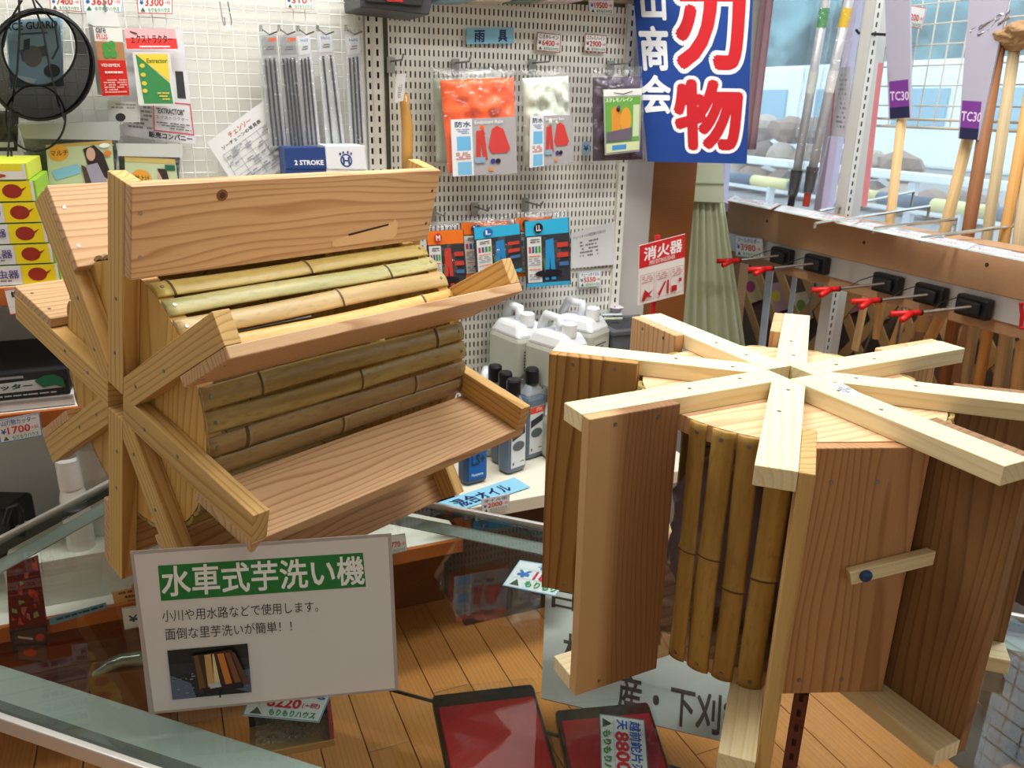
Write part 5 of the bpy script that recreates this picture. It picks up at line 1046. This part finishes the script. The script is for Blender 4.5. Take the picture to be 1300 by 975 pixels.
link('arm', tubes([[tuple(np.array(S(1.44)(x, y))-c0) for x, y in ((1087, 38), (1090, 42), (1124, 44))]], .004, 8), mat('#22252a', .4), parent=o)
def pole(name, label, cat, group, s, p0, p1, r, h, rough=.5, flat=None, m=None, seg=12, extra=None):
    A = np.array(S(s)(*p0)); B = np.array(S(s)(*p1)); o = empty(name, tuple(A), label=label, cat=cat, group=group)
    v = V(B-A); L_ = v.length; qt = v.to_track_quat('X', 'Y') if True else None
    bm = bmesh.new()
    if flat: bbox(bm, 0, L_, -r, r, -flat, flat, .003)
    else: tube(bm, [(0, 0, 0), (L_*.5, 0, 0), (L_, 0, 0)], r, seg)
    b_ = link('shaft', bmnew(bm), m or mat(h, rough), parent=o, smooth=not flat); b_.rotation_mode = 'QUATERNION'; b_.rotation_quaternion = qt; return o, A, B
H1 = wood('pale_handle', '#e0bf8a', '#c8a068', 50, .2, mix=.4); H2 = wood('brown_handle', '#9a6a48', '#80502f', 60, .2, mix=.5); H3 = wood('honey_handle', '#d8a766', '#bf8a48', 50, .2, mix=.4); H4 = wood('grey_handle', '#c9b690', '#aa946c', 60, .2, mix=.4)
hl = [((1145, 150), (1113, 430), .0135, H1, 'pale wooden saw handle standing under the first purple labelled blade'),
      ((1230, 170), (1168, 420), .015, H1, 'pale wooden handle under the second purple labelled blade'),
      ((1268, 55), (1196, 500), .0165, H2, 'dark brown tool handle with paper wrapped head, leftmost of the right bundle'),
      ((1288, 62), (1224, 500), .0135, H4, 'greyish tool handle just right of the dark brown one'),
      ((1318, 60), (1240, 500), .0135, H3, 'honey coloured tool handle, third of the right bundle'),
      ((1312, 190), (1268, 500), .018, H4, 'broad grey handle with a yellow sticker near the right edge'),
      ((1340, 130), (1292, 500), .018, H1, 'broad pale handle at the right picture edge')]
for i, (a, b_, r, mt, lb) in enumerate(hl):
    o, A, B = pole('long_tool', lb, 'tool handle', 'long wooden tool handles', 1.42+.02*(i % 2), a, b_, r, '', m=mt)
    if i == 5:
        pass
pb_ = [((1198, 395), (1160, 470), .016, H3, 'short honey slat below the rack, left'), ((1100, 372), (1085, 445), .012, H1, 'pale thin stake below the rack'), ((1150, 395), (1128, 452), .013, H3, 'honey stake below the rack between the first two holders'),
       ((1180, 385), (1160, 462), .022, CEDARD, 'dark brown plank end below the rack'), ((1235, 405), (1205, 500), .02, H2, 'reddish brown plank below the rack right'), ((1300, 440), (1280, 520), .02, CEDARD, 'dark red plank below the rack at the right edge')]
for i, (a, b_, r, mt, lb) in enumerate(pb_):
    pole('timber_stake', lb, 'stake', 'timber stakes below the rack', 1.52+.02*i, a, b_, r, '', m=mt, flat=.006)
# saw blades with purple label
for i, (q, ql, lb) in enumerate((([(1123, -10), (1155, -10), (1156, 150), (1128, 151)], [(1129, 103), (1153, 100), (1155, 149), (1130, 151)], 'grey blade cover with purple label on the left saw'), ([(1232, -20), (1284, -20), (1242, 178), (1216, 176)], [(1222, 126), (1247, 127), (1241, 178), (1218, 176)], 'grey blade cover with purple label on the right saw'))):
    k = Card('saw_blade_cover', S(1.40), q, '#b4b2c4', .006, lb, 'saw', 'purple labelled saws'); QQ = tuple(q)
    P_ = [suv(x, y, QQ) for x, y in ql]; k.poly(P_, '#7a3c94'); m1 = [((P_[0][j]*.3+P_[3][j]*.7), (P_[1][j]*.3+P_[2][j]*.7)) for j in (0, 1)]
    k.poly([(m1[0][0], m1[1][0]), (m1[0][1], m1[1][1]), P_[2], P_[3]], '#25284a'); ux0, uy0 = P_[0]; ux1, uy1 = P_[2]
    k.text('TC30', min(ux0, ux1)+.03, uy0+(uy1-uy0)*.28, max(ux0, ux1)-.03, uy0+(uy1-uy0)*.52, '#e0cce8', .03)
price_tag(S(1.5), [(1148, 5), (1176, 10), (1170, 37), (1150, 33)], '', '1200', 'red framed price tag hanging on the window mesh', '#d85a6a')
o = empty('paper_wrapped_heads', tuple(S(1.42)(1285, 45)), label='brown paper wrapped tool heads at the top right corner', cat='wrapping'); c0 = np.array(o.location)
bm = bmesh.new(); bmesh.ops.create_icosphere(bm, subdivisions=4, radius=.05)
for v in bm.verts: v.co = Vector((v.co.x*1.0, v.co.y*1.6, v.co.z*.62))*(1+.35*mnoise.noise(v.co*26)+.22*mnoise.noise(v.co*70))
link('crumpled_paper', bmnew(bm), mat('#b08d66', .8), parent=o, loc=(0.02, 0, 0))
bm = bmesh.new(); g = [[bm.verts.new(V(np.array(S(1.40)(1232+50*u, 50-26*u-12*v))-c0+ES*.01*mnoise.noise(Vector((u*6, v*6, 0))))) for u in np.linspace(0, 1, 14)] for v in np.linspace(0, 1, 6)]
for j in range(5):
    for i in range(13): bm.faces.new((g[j][i], g[j][i+1], g[j+1][i+1], g[j+1][i]))
link('silver_wrap', bmnew(bm), mat('#b0b0b4', .25, .7), parent=o)
# two aluminium poles in sleeves
for i, (a, b_, lb) in enumerate((((1052, -20), (1012, 216), 'left plastic sleeved aluminium pole with black tip'), ((1082, -20), (1032, 212), 'right plastic sleeved aluminium pole with black tip'))):
    o, A, B = pole('aluminium_pole', lb, 'pole', 'sleeved aluminium poles', 1.38, a, b_, .014, '#bcbfc4', m=mat('#cfd1d6', .35, .3))
    C_ = np.array(S(1.38)(b_[0]-6, b_[1]+32)); link('black_tip', tubes([[tuple(B-A), tuple(C_-A)]], [.019, .015], 10), mat('#1d1e22', .5), parent=o)
    E_ = np.array(S(1.38)(b_[0]-9, b_[1]+50)); link('red_tip', tubes([[tuple(C_-A), tuple(E_-A)]], .011, 10), mat('#b03a2a' if i else '#24242a', .5), parent=o)
    b0 = bmesh.new(); tube(b0, [(0, 0, 0), tuple(B-A), tuple(C_-A)], [.03, .03, .028], 12, False); link('plastic_sleeve', bmnew(b0), FILM, parent=o, smooth=True)
    M0 = A*.55+B*.45; link('label_band', tubes([[tuple(M0-A), tuple(M0-A+(B-A)*.12)]], .0148, 12), mat('#e8e8ea' if i else '#d8dcd8', .4), parent=o)
    M0 = A*.88+B*.12; link('yellow_sticker', tubes([[tuple(M0-A), tuple(M0-A+(B-A)*.10)]], .0148, 12), mat('#e8c020' if i else '#4a9a5a', .4), parent=o)
k = Card('hanging_leaflet', S(1.44), [(1062, 85), (1080, 85), (1077, 175), (1053, 172)], '#c8c4c8', .001, 'narrow grey leaflet with red edge hanging left of the slotted post', 'leaflet'); k.rect(0, .1, .08, 1, '#d04048').blocks(.3, .1, .8, .9, '#8a8a94', 12, .6)
k = Card('red_edged_sleeve', S(1.36), [(1115, 80), (1121, 80), (1100, 262), (1093, 262)], '#d88a90', .002, 'long clear sleeve with a red edge right of the slotted post', 'sleeve')
# trellis and acrylic bars below the rack
tr = empty('trellis', mw=MW @ Matrix.Translation((1.72, 0, 0)), label='brown wooden trellis panel below the rack', cat='trellis')
i = 0
for sg in (1, -1):
    for j in range(9):
        y0 = .50-j*.15; a = Vector((0 if sg > 0 else .006, y0, -.25)); L_ = .62
        link('lath', box(-.003, .003, -.019, .019, 0, L_, .001), wood('trellis_wood', '#b08a58', '#94703e', 50, .2, mix=.4), parent=tr, mw=Matrix.Translation(a) @ Matrix.Rotation(sg*38*D, 4, 'X'))
R = random.Random(2)
for j in range(7):
    k = Card('seed_packet', S(1.78+.001*j), [(938+j*32, 350+12*(j % 3)), (962+j*32, 345+12*(j % 3)), (968+j*32, 380+12*(j % 3)), (946+j*32, 388+12*(j % 3))], ['#d8c890', '#c8a0b0', '#d8d0b0', '#a8b890', '#c88a98', '#d8d8c8', '#c8b080'][j], .002, '%s colourful paper packet glimpsed behind the trellis' % ['first', 'second', 'third', 'fourth', 'fifth', 'sixth', 'last'][j], 'packet', 'packets behind the trellis')
    k.ell(.5, .45, .25, .2, ['#b8487a', '#e0c840', '#7a9a4a', '#c8503a', '#d8a040', '#8a70a0', '#c84a60'][j])
tag(link('dark_cabinet', box(1.80, 1.99, -1.2, 1.0, FLZ, .24, .002), mat('#6a5a4e', .8), mw=MW), 'dark low cabinet under the window', 'cabinet')
for i, (a, b_, h, r) in enumerate((((978, 340), (966, 450), '#c8d8ea', .017), ((1010, 345), (996, 450), '#c0d2e8', .011), ((1033, 350), (1022, 450), '#6a6e74', .003), ((1148, 380), (1135, 455), '#6c7076', .004), ((1128, 365), (1095, 452), '#7a7e84', .003), ((1212, 405), (1195, 500), '#5c6066', .004))):
    pole('metal_bar', '%s slim metal bar standing below the rack' % ['pale blue leftmost', 'pale blue second', 'thin grey third', 'grey fourth', 'thin fifth', 'dark rightmost'][i], 'bar', 'slim bars below the rack', 1.36+.03*i, a, b_, r, h, .3, flat=.003 if i < 2 else None)
# clear bin and machine seen through the glass at lower right
o = empty('acrylic_bin', tuple(Z(-.4)(1262, 845)), label='clear acrylic bin below the glass at the right edge', cat='bin'); bm = bmesh.new(); 
for r_ in ((-.11, -.108, -.08, .08), (.108, .11, -.08, .08), (-.108, .108, -.08, -.078), (-.108, .108, .078, .08)): bbox(bm, *r_, -.199, .10)
link('bin_walls', bmnew(bm), ACRYL, parent=o); o.rotation_euler = (0, 0, .45)
link('bin_floor', box(-.108, .108, -.078, .078, -.199, -.195), ACRYL, parent=o)
o = empty('floor_stool', tuple(Z(FLZ)(1320, 940)), label='brown box on black rubber feet at the lower right corner', cat='stool')
link('stool_body', box(-.10, .10, -.09, .09, .03, .22, .006), mat('#5e4634', .5), parent=o); link('rubber_foot', tubes([[(-.09+.0, -.08, .03), (-.115, -.06, .04), (-.12, -.02, .03), (-.10, .0, .012)]], .012, 8), mat('#1a1a1c', .6), parent=o)

finish_cards()
